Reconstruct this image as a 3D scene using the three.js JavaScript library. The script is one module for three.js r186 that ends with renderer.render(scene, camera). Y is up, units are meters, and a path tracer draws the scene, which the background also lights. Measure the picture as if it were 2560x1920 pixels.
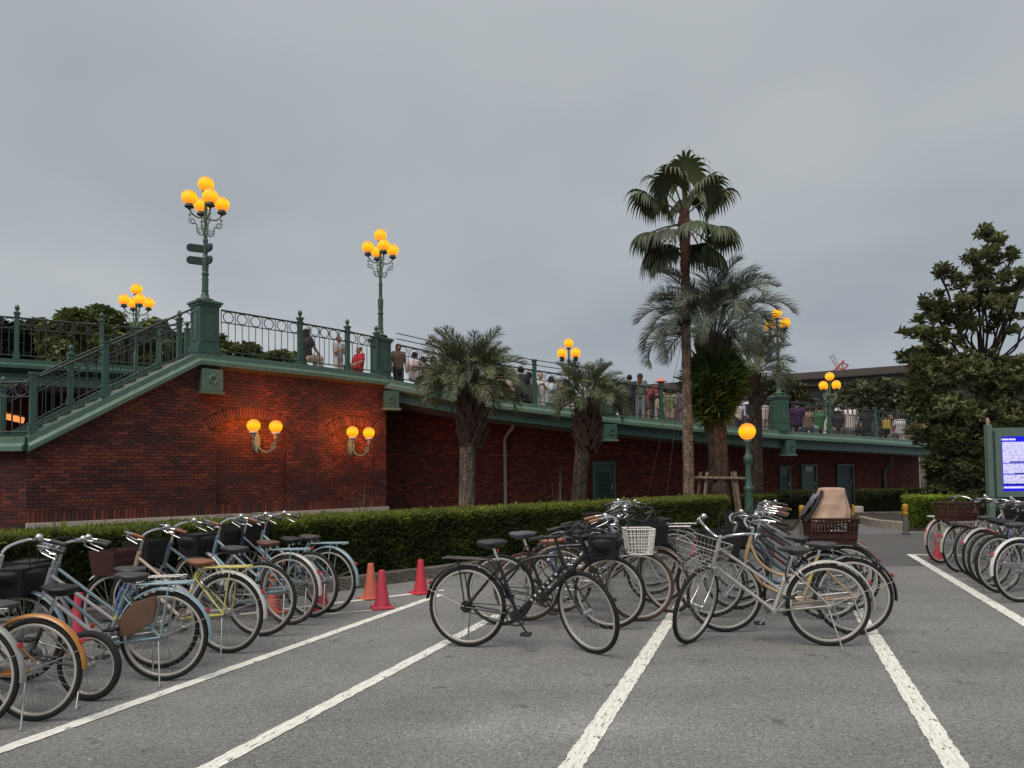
import * as THREE from 'three';
import { mergeGeometries, mergeVertices } from 'three/addons/utils/BufferGeometryUtils.js';
import { RoundedBoxGeometry } from 'three/addons/geometries/RoundedBoxGeometry.js';
import { MarchingCubes } from 'three/addons/objects/MarchingCubes.js';
import { ImprovedNoise } from 'three/addons/math/ImprovedNoise.js';

// ---------------------------------------------------------------- camera, sky, light
const EXPO = 1.75;
const scene = new THREE.Scene();
const camera = new THREE.PerspectiveCamera(2 * Math.atan(960 / 1850) * 180 / Math.PI, 4 / 3, 0.1, 900);
camera.rotation.order = 'YXZ';
camera.position.set(0, 1.42, 0);
camera.rotation.set(2.5 * Math.PI / 180, 0, -0.6 * Math.PI / 180);
camera.setViewOffset(1024, 768, 0, -60, 1024, 768);      // the lens is shifted up, verticals stay nearly parallel
camera.updateMatrixWorld(true);
const renderer = new THREE.WebGLRenderer({ antialias: true });
renderer.toneMapping = THREE.LinearToneMapping;
renderer.toneMappingExposure = EXPO;
renderer.shadowMap.enabled = true;

const V = (x, y, z) => new THREE.Vector3(x, y, z);
const noise = new ImprovedNoise();
function fbm(x, y, z, oct = 5) { let a = 0.5, s = 0; for (let i = 0; i < oct; i++) { s += a * noise.noise(x, y, z); x *= 2.03; y *= 2.03; z *= 2.03; a *= 0.5; } return s; }
function mulberry(a) { return () => { a |= 0; a = a + 0x6D2B79F5 | 0; let t = Math.imul(a ^ a >>> 15, 1 | a); t = t + Math.imul(t ^ t >>> 7, 61 | t) ^ t; return ((t ^ t >>> 14) >>> 0) / 4294967296; }; }
const rnd = mulberry(20240611);
const rr = (a, b) => a + (b - a) * rnd();
const pick = (a) => a[Math.floor(rnd() * a.length)];

// overcast dusk sky: grey-blue layers of stratus
{
  const W = 1024, H = 512, data = new Float32Array(W * H * 4);
  for (let j = 0; j < H; j++) for (let i = 0; i < W; i++) {
    const el = ((j + 0.5) / H - 0.5) * Math.PI, az = (i + 0.5) / W * 2 * Math.PI;
    const y = Math.max(Math.sin(el), 0.0), c = Math.cos(el);
    const k = 1 / (y + 0.22), px = Math.cos(az) * c * k, pz = Math.sin(az) * c * k;
    const big = fbm(px * 0.75 + 3.1, pz * 0.75 + 7.7, 1.3, 4), fine = fbm(px * 2.2 + 11, pz * 2.2 + 5, 4.2, 4);
    let t = big * 1.25 + fine * 0.4;                       // about -0.5 .. 0.5
    t = Math.max(-0.55, Math.min(0.55, t));
    const lift = 1 + 0.22 * (1 - Math.min(1, y * 2.2)) + 0.42 * Math.max(0, y - 0.35);
    const L = 0.395 * lift * (1 + 0.32 * t) / EXPO;
    const blue = 0.5 - t * 0.9;                            // darker layers are bluer
    const o = (j * W + i) * 4;
    data[o] = L * (0.93 - 0.06 * blue); data[o + 1] = L * (1.0 - 0.03 * blue); data[o + 2] = L * (1.045 + 0.06 * blue); data[o + 3] = 1;
    if (el < 0) { data[o] = data[o + 1] = data[o + 2] = 0.12 / EXPO; }
  }
  const sky = new THREE.DataTexture(data, W, H, THREE.RGBAFormat, THREE.FloatType);
  sky.mapping = THREE.EquirectangularReflectionMapping;
  sky.magFilter = sky.minFilter = THREE.LinearFilter;
  sky.wrapS = THREE.RepeatWrapping;
  sky.needsUpdate = true;
  scene.background = sky;
  scene.environment = sky;
}
const sun = new THREE.DirectionalLight(0xfff3e6, 1.5);
sun.position.set(-18, 60, 22);
sun.target.position.set(0, 0, -12);
sun.castShadow = true;
sun.shadow.radius = 80;
sun.shadow.mapSize.set(2048, 2048);
Object.assign(sun.shadow.camera, { left: -40, right: 40, top: 40, bottom: -40, near: 1, far: 160 });
scene.add(sun, sun.target);

// ---------------------------------------------------------------- helpers
const EYE = camera.position.clone(), QUAT = camera.quaternion.clone();
// a point of the 2560 x 1920 photograph turned into a place: on the ground, at a distance ahead
function ray(px, py) { return V((px - 1280) / 1850, -(py - 960 - 150) / 1850, -1).applyQuaternion(QUAT); }
function ground(px, py, h = 0) { const d = ray(px, py); return d.multiplyScalar((h - EYE.y) / d.y).add(EYE); }
function ahead(px, py, Z) { const d = ray(px, py); return d.multiplyScalar(Z / -d.z).add(EYE); }
function lin(r, g, b) { return new THREE.Color().setRGB(r, g, b); }
const mat = (c, rough = 0.6, metal = 0, extra = {}) => new THREE.MeshStandardMaterial({ color: Array.isArray(c) ? lin(...c) : new THREE.Color(c), roughness: rough, metalness: metal, ...extra });
const count = {};
function numbered(n) { const k = count[n] = (count[n] ?? -1) + 1; return k ? `${n}_${String(k).padStart(3, '0')}` : n; }
function tag(o, label, category, group, kind) {
  if (label) o.userData.label = label;
  if (category) o.userData.category = category;
  if (group) o.userData.group = group;
  if (kind) o.userData.kind = kind;
  return o;
}
function thing(name, label, category, pos = [0, 0, 0], turn = 0, group) {
  const g = new THREE.Group(); g.name = numbered(name); g.position.set(...(pos.isVector3 ? pos.toArray() : pos)); g.rotation.y = turn;
  scene.add(g); return tag(g, label, category, group);
}
function part(name, geo, material, parent, label) {
  const m = new THREE.Mesh(geo, material); m.name = name; m.castShadow = m.receiveShadow = true;
  if (label) m.userData.label = label;
  parent.add(m); return m;
}
function solo(name, geo, material, label, category, group) { const m = part(numbered(name), geo, material, scene); return tag(m, label, category, group); }
function struct(name, geo, material) { const m = part(numbered(name), geo, material, scene); m.userData.kind = 'structure'; return m; }
function merge(list) {
  list = list.flat(9).filter(Boolean);
  const col = list.every(g => g.attributes.color);
  const flat = list.some(g => !g.index);
  list = list.map(g => { let q = flat && g.index ? g.toNonIndexed() : g; for (const k of Object.keys(q.attributes)) if (!['position', 'normal', 'uv'].includes(k) && !(col && k === 'color')) { q = q === g ? g.clone() : q; q.deleteAttribute(k); } return q; });
  return list.length === 1 ? list[0] : mergeGeometries(list, false);
}
const UP = V(0, 1, 0);
function rod(a, b, r, r2 = r, seg = 8, open = false) {
  const d = b.clone().sub(a), L = d.length();
  const g = new THREE.CylinderGeometry(r2, r, L, seg, 1, open);
  g.applyQuaternion(new THREE.Quaternion().setFromUnitVectors(UP, d.normalize()));
  return g.translate((a.x + b.x) / 2, (a.y + b.y) / 2, (a.z + b.z) / 2);
}
const vs = (a) => a.map(p => p.isVector3 ? p : V(...p));
const tube = (pts, r, seg = 16, rad = 7, closed = false) => new THREE.TubeGeometry(new THREE.CatmullRomCurve3(vs(pts), closed, 'catmullrom', 0.5), seg, r, rad, closed);
function box(w, h, d, x = 0, y = 0, z = 0, ry = 0) { const g = new THREE.BoxGeometry(w, h, d); if (ry) g.rotateY(ry); return g.translate(x, y, z); }
function rbox(w, h, d, r, x = 0, y = 0, z = 0, seg = 2) { return new RoundedBoxGeometry(w, h, d, seg, r).translate(x, y, z); }
function lathe(pts, seg = 20) { return new THREE.LatheGeometry(pts.map(p => new THREE.Vector2(...p)), seg); }
// sweep a closed profile [out, up] along points with an outward direction at each
function sweep(path, outs, profile, caps = true) {
  const pos = [], uv = [];
  const P = (i, j) => { const [o, h] = profile[j % profile.length]; return V(path[i].x + outs[i].x * o, path[i].y + h, path[i].z + outs[i].z * o); };
  let s = 0;
  const per = [0]; for (let j = 0; j < profile.length; j++) { const a = profile[j], b = profile[(j + 1) % profile.length]; per.push(per[j] + Math.hypot(a[0] - b[0], a[1] - b[1])); }
  for (let i = 0; i + 1 < path.length; i++) {
    const L = path[i].distanceTo(path[i + 1]);
    for (let j = 0; j < profile.length; j++) {
      const a = P(i, j), b = P(i + 1, j), c = P(i + 1, j + 1), d = P(i, j + 1);
      for (const [p, u, v] of [[a, s, per[j]], [c, s + L, per[j + 1]], [b, s + L, per[j]], [a, s, per[j]], [d, s, per[j + 1]], [c, s + L, per[j + 1]]]) { pos.push(p.x, p.y, p.z); uv.push(u, v); }
    }
    s += L;
  }
  if (caps) {
    const tris = THREE.ShapeUtils.triangulateShape(profile.map(p => new THREE.Vector2(...p)), []);
    for (const i of [0, path.length - 1]) for (const t of tris) for (const j of t) { const p = P(i, j); pos.push(p.x, p.y, p.z); uv.push(...profile[j]); }
  }
  const g = new THREE.BufferGeometry();
  g.setAttribute('position', new THREE.Float32BufferAttribute(pos, 3));
  g.setAttribute('uv', new THREE.Float32BufferAttribute(uv, 2));
  g.computeVertexNormals();
  return g;
}
// vertical prism between two heights over a plan outline of [x, distance ahead]
function prism(outline, y0, y1) {
  const s = new THREE.Shape(outline.map(([x, d]) => new THREE.Vector2(x, d)));
  const g = new THREE.ExtrudeGeometry(s, { depth: y1 - y0, bevelEnabled: false });
  return g.rotateX(-Math.PI / 2).translate(0, y0, 0);
}
function dataTex(w, h, fn, repeat, srgb = true) {
  const d = new Uint8Array(w * h * 4);
  for (let y = 0; y < h; y++) for (let x = 0; x < w; x++) { const c = fn(x, y), o = (y * w + x) * 4; d[o] = c[0]; d[o + 1] = c[1] ?? c[0]; d[o + 2] = c[2] ?? c[0]; d[o + 3] = 255; }
  const t = new THREE.DataTexture(d, w, h, THREE.RGBAFormat);
  t.wrapS = t.wrapT = THREE.RepeatWrapping; t.magFilter = THREE.LinearFilter; t.minFilter = THREE.LinearMipmapLinearFilter; t.generateMipmaps = true;
  if (srgb) t.colorSpace = THREE.SRGBColorSpace;
  if (repeat) t.repeat.set(...repeat);
  t.needsUpdate = true; return t;
}
function instances(name, geo, material, mats, colors, parent) {
  const m = new THREE.InstancedMesh(geo, material, mats.length); m.name = name; m.castShadow = m.receiveShadow = true;
  for (let i = 0; i < mats.length; i++) { m.setMatrixAt(i, mats[i]); if (colors) m.setColorAt(i, colors[i]); }
  m.userData.kind = 'stuff'; parent.add(m); return m;
}
const compose = (p, e, s) => new THREE.Matrix4().compose(p, new THREE.Quaternion().setFromEuler(e), s);
// a wall frame: x along the wall, z out of its face
function along(a, b) { return Math.atan2(-(b.z - a.z), b.x - a.x); }

// ---------------------------------------------------------------- shared materials
const mottled = (lo, hi, n, seed) => dataTex(n, n, (x, y) => { const k = 0.5 + 0.5 * fbm(x / n * 8 + seed, y / n * 8, seed, 5) * 1.6 + (rnd() - 0.5) * 0.18; const v = Math.max(0, Math.min(1, k)); return [lo + (hi - lo) * v]; });
const wearTex = mottled(208, 255, 256, 3.3);
const roughTex = mottled(150, 255, 256, 9.1); roughTex.colorSpace = THREE.NoColorSpace;
const green = mat([0.055, 0.125, 0.093], 0.5, 0, { map: wearTex, roughnessMap: roughTex });
const greenLight = mat([0.13, 0.225, 0.17], 0.45, 0, { map: wearTex, roughnessMap: roughTex });
const greenDark = mat([0.03, 0.06, 0.05], 0.5, 0, { map: wearTex });
const ironDark = mat([0.035, 0.05, 0.048], 0.5, 0.1);
const verdigris = mat([0.2, 0.3, 0.24], 0.55, 0.1, { map: wearTex });
const concrete = mat([0.28, 0.27, 0.25], 0.9, 0, { map: wearTex });
const whiteStone = mat([0.62, 0.58, 0.5], 0.85, 0, { map: wearTex });
const chrome = mat([0.75, 0.75, 0.74], 0.22, 1);
const steel = mat([0.5, 0.5, 0.5], 0.35, 0.9);
const rubber = mat([0.014, 0.014, 0.015], 0.85);
const blackPlastic = mat([0.014, 0.014, 0.016], 0.55);
const redGlass = new THREE.MeshPhysicalMaterial({ color: lin(0.42, 0.01, 0.015), roughness: 0.25, clearcoat: 0.6 });

// warm frosted globe: hottest round the lamp inside, paler orange at the poles
const globeTex = dataTex(8, 128, (x, y) => { const v = (y + 0.5) / 128, k = Math.exp(-Math.pow((v - 0.52) / 0.2, 2)); return [255, 150 + 58 * k, 48 - 42 * k]; });
const globeMat = new THREE.MeshStandardMaterial({ name: 'lamp_globe', color: lin(0.05, 0.03, 0.01), roughness: 0.5, emissive: new THREE.Color(1, 1, 1).multiplyScalar(1.0 / EXPO), emissiveMap: globeTex });
const globeGeo = new THREE.SphereGeometry(0.185, 32, 24);
function globe(parent, p, r, power) {
  const m = part('lamp_globe', globeGeo, globeMat, parent); m.position.copy(p); m.scale.setScalar(r / 0.185);
  const l = new THREE.PointLight(0xff8a2a, power, 14, 2); l.name = 'lamp_light'; l.position.copy(p); l.castShadow = true; l.shadow.radius = r / 0.02; parent.add(l);
  return m;
}

// ---------------------------------------------------------------- ground
const P = (x, d, y = 0) => V(x, y, -d);
const asphaltTex = dataTex(1024, 1024, (() => {
  const base = new Float32Array(1024 * 1024);
  for (let i = 0; i < base.length; i++) base[i] = rnd();
  return (x, y) => {
    const at = (a, b) => base[((b + 1024) % 1024) * 1024 + (a + 1024) % 1024];
    const coarse = (at(x, y) + at(x + 1, y) + at(x, y + 1) + at(x + 1, y + 1) + at(x - 1, y) + at(x, y - 1)) / 6;
    const chip = at(x >> 1, (y >> 1) + 300), big = at(x >> 2, (y >> 2) + 700);
    let v = 150 + (coarse - 0.5) * 125 + (chip - 0.5) * 46 + (big - 0.5) * 26;
    if (chip > 0.94) v += 30; if (chip < 0.05) v -= 30;
    return [v, v, v * 0.99].map(q => Math.max(20, Math.min(255, q)));
  };
})());
const asphaltBump = asphaltTex.clone(); asphaltBump.colorSpace = THREE.NoColorSpace;
const asphaltMat = (c) => new THREE.MeshStandardMaterial({ color: lin(...c), map: asphaltTex, bumpMap: asphaltBump, bumpScale: 0.006, roughness: 0.9, vertexColors: true });
// sheet with uv in metres (2.4 m a tile) and stains in its vertex colours
function sheet(outline, y, step, shade) {
  let g = new THREE.ShapeGeometry(new THREE.Shape(outline.map(([x, d]) => new THREE.Vector2(x, d))));
  if (step) {
    const xs = outline.map(p => p[0]), ds = outline.map(p => p[1]), x0 = Math.min(...xs), x1 = Math.max(...xs), d0 = Math.min(...ds), d1 = Math.max(...ds);
    g = new THREE.PlaneGeometry(x1 - x0, d1 - d0, Math.ceil((x1 - x0) / step), Math.ceil((d1 - d0) / step)).translate((x0 + x1) / 2, (d0 + d1) / 2, 0);
  }
  g.rotateX(-Math.PI / 2).translate(0, y, 0);
  const p = g.attributes.position, uv = [], col = [];
  for (let i = 0; i < p.count; i++) { const x = p.getX(i), z = p.getZ(i); uv.push(x / 2.4, z / 2.4); const k = shade ? shade(x, -z) : 1; col.push(k, k, k); }
  g.setAttribute('uv', new THREE.Float32BufferAttribute(uv, 2)); g.setAttribute('color', new THREE.Float32BufferAttribute(col, 3));
  g.computeVertexNormals(); return g;
}
const stain = (x, d) => {
  let k = 1 + 0.34 * fbm(x * 0.45, d * 0.7, 2.2, 5) + 0.2 * fbm(x * 0.25, d * 2.2, 6.2, 3) + 0.12 * fbm(x * 2.6 + 4, d * 2.6, 7.1, 3);
  const pale = (cx, cd, sx, sd, a) => { k += a * Math.exp(-(((x - cx) / sx) ** 2) - ((d - cd) / sd) ** 2) * (0.75 + 1.2 * fbm(x * 3, d * 3, 5, 3)); };
  pale(0.35, 4.35, 0.6, 0.24, 0.5); pale(-0.25, 4.1, 0.45, 0.2, 0.34); pale(1.2, 4.0, 0.6, 0.2, 0.2); pale(0.9, 5.15, 0.5, 0.2, 0.14); pale(2.4, 4.5, 0.7, 0.3, 0.08);
  pale(-1.2, 3.6, 0.7, 0.4, -0.12); pale(1.4, 5.0, 0.5, 0.3, -0.09);
  return k;
};
struct('ground', sheet([[-300, -300], [300, -300], [300, 600], [-300, 600]], -0.009, 0), asphaltMat([0.33, 0.33, 0.335]));
// the paving near by has one map of its own, 9.6 m across: speckle, hair cracks, drips, scuffs
const lotTex = (() => {
  const N = 2048, q = mulberry(31), mark = new Float32Array(N * N), base = new Float32Array(N * N);
  for (let i = 0; i < base.length; i++) base[i] = q();
  const dab = (x, y, r, a) => { for (let j = -Math.ceil(r); j <= r; j++) for (let i = -Math.ceil(r); i <= r; i++) { const d = Math.hypot(i, j) / r; if (d < 1) mark[((y + j + N) % N | 0) * N + ((x + i + N) % N | 0)] += a * (1 - d * d); } };
  for (let c = 0; c < 9; c++) { let x = q() * N, y = q() * N, a = q() * 6.28; for (let i = 0, n = 200 + q() * 700; i < n; i++) { a += (q() - 0.5) * 0.55; x += Math.cos(a); y += Math.sin(a); dab(x, y, 1 + q() * 0.7, -26); if (q() < 0.012) a += (q() - 0.5) * 1.6; } }
  for (let c = 0; c < 150; c++) { const x = q() * N, y = q() * N, k = q(); for (let i = 0; i < 5; i++) dab(x + (q() - 0.5) * 22, y + (q() - 0.5) * 22, 3 + q() * 9 * k, k > 0.3 ? -11 - 9 * q() : 14); }
  for (let c = 0; c < 12; c++) { let x = q() * N, y = q() * N, a = q() * 6.28; const bend = (q() - 0.5) * 0.004; for (let i = 0; i < 260; i++) { a += bend; x += Math.cos(a) * 3; y += Math.sin(a) * 3; dab(x + (q() - 0.5) * 8, y + (q() - 0.5) * 8, 5, -3.2 * q()); } }
  for (let c = 0; c < 60; c++) { const x = q() * N, y = q() * N; for (let i = 0; i < 4; i++) dab(x + (q() - 0.5) * 5, y + (q() - 0.5) * 5, 1.2 + q() * 1.2, q() < 0.6 ? 60 : -40); }
  return dataTex(N, N, (x, y) => {
    const at = (a, b) => base[((b + N) % N) * N + (a + N) % N];
    const soft = (at(x, y) * 2 + at(x + 1, y) + at(x, y + 1) + at(x - 1, y) + at(x, y - 1)) / 6, chip = at(x >> 1, (y >> 1) + 900);
    let v = 156 + (soft - 0.5) * 72 + (chip - 0.5) * 28 + mark[y * N + x] + (chip > 0.95 ? 22 : chip < 0.04 ? -26 : 0);
    return [v, v, v * 0.99].map(k => Math.max(18, Math.min(255, k)));
  });
})();
{ const g = sheet([[-8, -2], [14, -2], [14, 11.25], [-8, 11.25]], 0, 0.12, stain), uv = g.attributes.uv; for (let i = 0; i < uv.count; i++) uv.setXY(i, uv.getX(i) / 4 + 0.42, uv.getY(i) / 4 + 0.21); const b = lotTex.clone(); b.colorSpace = THREE.NoColorSpace; struct('parking_lot', g, new THREE.MeshStandardMaterial({ color: lin(0.575, 0.577, 0.58), map: lotTex, bumpMap: b, bumpScale: 0.005, roughness: 0.9, vertexColors: true })); }
struct('road', sheet([[2, 11.25], [22, 11.25], [22, 17.3], [2, 17.3]], -0.0045, 0.25, (x, d) => 1 + 0.22 * fbm(x * 0.7, d * 0.7, 9, 4)), asphaltMat([0.33, 0.33, 0.335]));
struct('path', sheet([[7.2, 17.3], [13.4, 17.3], [15.5, 26.2], [11, 26.2]], -0.0045, 0), asphaltMat([0.47, 0.47, 0.51]));

// painted bay lines, worn thin along their edges
const paintTex = dataTex(512, 128, (x, y) => {
  const e = Math.min(y, 127 - y) / 64, n = fbm(x * 0.045, y * 0.06, 1.7, 5) * 1.7 + (rnd() - 0.5) * 0.32;
  return [e * 4.2 + n + 0.25 > 0.42 && n > -0.44 ? 255 : 0];
}, null, false);
const paintColor = dataTex(256, 64, (x, y) => { const v = 235 + 50 * fbm(x * 0.05, y * 0.1, 8, 4) + (rnd() - 0.5) * 26; return [v, v, v * 0.965].map(q => Math.min(255, q)); });
const paint = mat([0.93, 0.93, 0.92], 0.75, 0, { map: paintColor, alphaMap: paintTex, alphaTest: 0.5 });
function bayLine(x0, d0, x1, d1, w) {
  const a = P(x0, d0, 0.005), b = P(x1, d1, 0.005), L = a.distanceTo(b);
  const g = new THREE.PlaneGeometry(L, w), uv = g.attributes.uv;
  for (let i = 0; i < uv.count; i++) uv.setX(i, uv.getX(i) * L / 1.6 + x0);
  g.rotateX(-Math.PI / 2).rotateY(along(a, b)).translate((a.x + b.x) / 2, 0.005, (a.z + b.z) / 2);
  struct('bay_line', g, paint);
}
bayLine(-3.4, 2.1, -0.88, 9.0, 0.105);
bayLine(-2.06, 2.1, -0.16, 7.65, 0.11);
bayLine(-0.30, 2.0, 2.02, 8.75, 0.12);
bayLine(1.55, 2.0, 3.95, 8.85, 0.125);
bayLine(2.9, 1.7, 6.85, 12.85, 0.125);
bayLine(6.87, 12.78, 7.6, 12.55, 0.11);
{ const a = ground(600, 1537), b = ground(1110, 1476); bayLine(a.x, -a.z, b.x, -b.z, 0.1); const c = ground(700, 1545), e = ground(965, 1524); bayLine(c.x, -c.z, e.x, -e.z, 0.045); }

// ---------------------------------------------------------------- kerb, hedge
const HD = V(0.70, 0, -0.714), HN = V(0.714, 0, 0.70);        // along the hedge, out of its face
const H0 = P(-4.7, 6.8), hedgeTurn = Math.atan2(0.714, 0.70);
const stoneTex = mottled(140, 255, 256, 5.5);
const kerbMats = [0, 1, 2, 3].map(i => mat([0.22 + 0.03 * i, 0.195 + 0.026 * i, 0.165 + 0.022 * i], 0.95, 0, { map: stoneTex, bumpMap: stoneTex, bumpScale: 0.01 }));
{
  const k = thing('kerb', 'row of grey concrete kerb stones below the long clipped hedge', 'kerb', H0.clone().addScaledVector(HD, -3), hedgeTurn);
  const g = rbox(0.592, 0.19, 0.15, 0.012, 0, 0.065, -0.075);
  for (let i = 0; i < 29; i++) { const s = part('kerb_stone', g, kerbMats[i * 7 % 4], k); s.position.set(0.3 + i * 0.6, rr(-0.006, 0.004), rr(-0.006, 0.004)); }
}
struct('planting_bed', prism([[-6.9, 4.85], [-4.95, 6.9], [5.2, 17.1], [7.0, 18.6], [9.9, 25.2], [2, 22.8], [-3.4, 20.9], [-5.0, 19.0], [-9.4, 14.3]], -0.05, 0.08), mat([0.06, 0.045, 0.03], 1));

// leaf spray: a few narrow leaves on a short twig
function spray(n, len, wid, seed, curl = 0.3) {
  const q = mulberry(seed), list = [];
  for (let i = 0; i < n; i++) {
    const a = q() * 6.283, tilt = 0.25 + q() * 0.9, L = len * (0.6 + q() * 0.6), w = wid * (0.7 + q() * 0.5);
    const g = new THREE.PlaneGeometry(w, L, 1, 2).translate(0, L / 2, 0), p = g.attributes.position;
    for (let j = 0; j < p.count; j++) { const y = p.getY(j) / L; if (y > 0.9 || y < 0.1) p.setX(j, p.getX(j) * 0.15); p.setZ(j, p.getZ(j) - curl * L * y * y); }
    g.rotateX(tilt).rotateY(a).translate((q() - 0.5) * len * 0.4, (q() - 0.3) * len * 0.4, (q() - 0.5) * len * 0.4);
    g.computeVertexNormals(); list.push(g);
  }
  return merge(list);
}
const leafMat = (extra = {}) => new THREE.MeshPhysicalMaterial({ color: lin(1, 1, 1), roughness: 0.75, side: THREE.DoubleSide, transmission: 0.15, thickness: 0, specularIntensity: 0.3, ...extra });
const hedgeLeaf = leafMat(), sprayGeo = spray(6, 0.062, 0.018, 5);
const coreMat = mat([0.012, 0.018, 0.006], 1);
function clippedHedge(label, at, turn, L, W, Hh, y0, density, top, side, group, deadBits) {
  const t = thing('hedge', label, 'hedge', at, turn, group);
  part('branches', rbox(L - 0.08, Hh - 0.09, W - 0.1, 0.04, L / 2, y0 + (Hh - 0.09) / 2, -W / 2), coreMat, t);
  const ms = [], cs = [];
  const put = (x, y, z, nx, ny, nz) => {
    const lump = 0.035 * fbm(x * 1.7 + at.x * 3, y * 2.3, z * 1.7, 3);
    const p = V(x + nx * lump, y + ny * lump * 0.6, z + nz * lump);
    const q = new THREE.Quaternion().setFromUnitVectors(UP, V(nx + rr(-0.5, 0.5), ny + rr(0, 0.75), nz + rr(-0.4, 0.5)).normalize());
    ms.push(new THREE.Matrix4().compose(p, q.multiply(new THREE.Quaternion().setFromAxisAngle(UP, rr(0, 6.28))), V(1, 1, 1).multiplyScalar(rr(0.7, 1.35))));
    const h = (y - y0) / Hh, n = 0.5 + fbm(x * 2.6, y * 3.4, z * 2.6 + 3, 4) * 1.3;
    const f = Math.max(0, Math.min(1, (h - 0.86) / 0.12)) * 0.9 + Math.max(0, n - 0.62) * 0.8;
    const c = lin(...side).lerp(lin(...top), Math.max(0, Math.min(1, f))).multiplyScalar(0.6 + 0.7 * Math.max(0, Math.min(1, n)) + rr(-0.12, 0.12));
    if (deadBits && n < 0.1) c.lerp(lin(0.05, 0.035, 0.02), 0.5);
    cs.push(c);
  };
  for (let i = 0; i < L * Hh * density; i++) { const y = y0 + Hh * Math.pow(rnd(), 0.85); put(rnd() * L, y, -0.04 - (y - y0 < 0.12 ? 0.05 : 0), 0, 0.1, 1); }
  for (let i = 0; i < L * W * density * 0.8; i++) put(rnd() * L, y0 + Hh - 0.03, -rnd() * W, 0, 1, 0.05);
  for (const [x, n] of [[0.04, -1], [L - 0.04, 1]]) for (let i = 0; i < W * Hh * density; i++) put(x, y0 + Hh * rnd(), -rnd() * W, n, 0.1, 0);
  for (let i = 0; i < L * 9; i++) put(rnd() * L, y0 + Hh + rr(-0.01, 0.05), -rnd() * W * 0.8, rr(-0.3, 0.3), 1, 0.1);
  instances('foliage', sprayGeo, hedgeLeaf, ms, cs, t);
  return t;
}
clippedHedge('long clipped dark green hedge with lighter top behind the bicycle rows', H0.clone().addScaledVector(HD, -3.2).addScaledVector(HN, -0.16), hedgeTurn, 17.1, 0.8, 0.838, 0.04, 1500, [0.205, 0.24, 0.045], [0.058, 0.08, 0.022], null, true);

// ---------------------------------------------------------------- brick bastion
const A0 = P(-9.51, 14.5), A1 = P(-5.07, 19.34), A2 = P(-3.62, 21.25);
const turnA = along(A0, A1), turnB = along(A1, A2), LA = A0.distanceTo(A1), LB = A1.distanceTo(A2);
const inA = (x, y, z) => V(x, y, z).applyAxisAngle(UP, turnA).add(A0);
const TOP = 4.36;
const brickTex = mottled(150, 255, 128, 7.7);
const brickTones = [[0.165, 0.046, 0.036], [0.2, 0.054, 0.039], [0.14, 0.042, 0.035], [0.11, 0.038, 0.035], [0.27, 0.074, 0.047], [0.09, 0.036, 0.035], [0.125, 0.04, 0.035], [0.18, 0.05, 0.037]];
const brickMats = brickTones.map(c => mat(c, 0.85, 0, { map: brickTex }));
const brickWhite = mat([1, 1, 1], 0.85, 0, { map: brickTex });
const mortar = mat([0.065, 0.035, 0.028], 1, 0, { map: stoneTex });
const toneAt = (x, y) => { const n = fbm(x * 1.1 + 5, y * 1.6, 3.3, 3) * 1.25 + rr(-0.33, 0.33); return n > 0.3 ? 4 : n > 0.16 ? pick([1, 7]) : n > 0.0 ? pick([0, 7]) : n > -0.14 ? pick([2, 6, 0]) : n > -0.3 ? 3 : 5; };
const unitBrick = new THREE.BoxGeometry(1, 1, 1);
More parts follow.
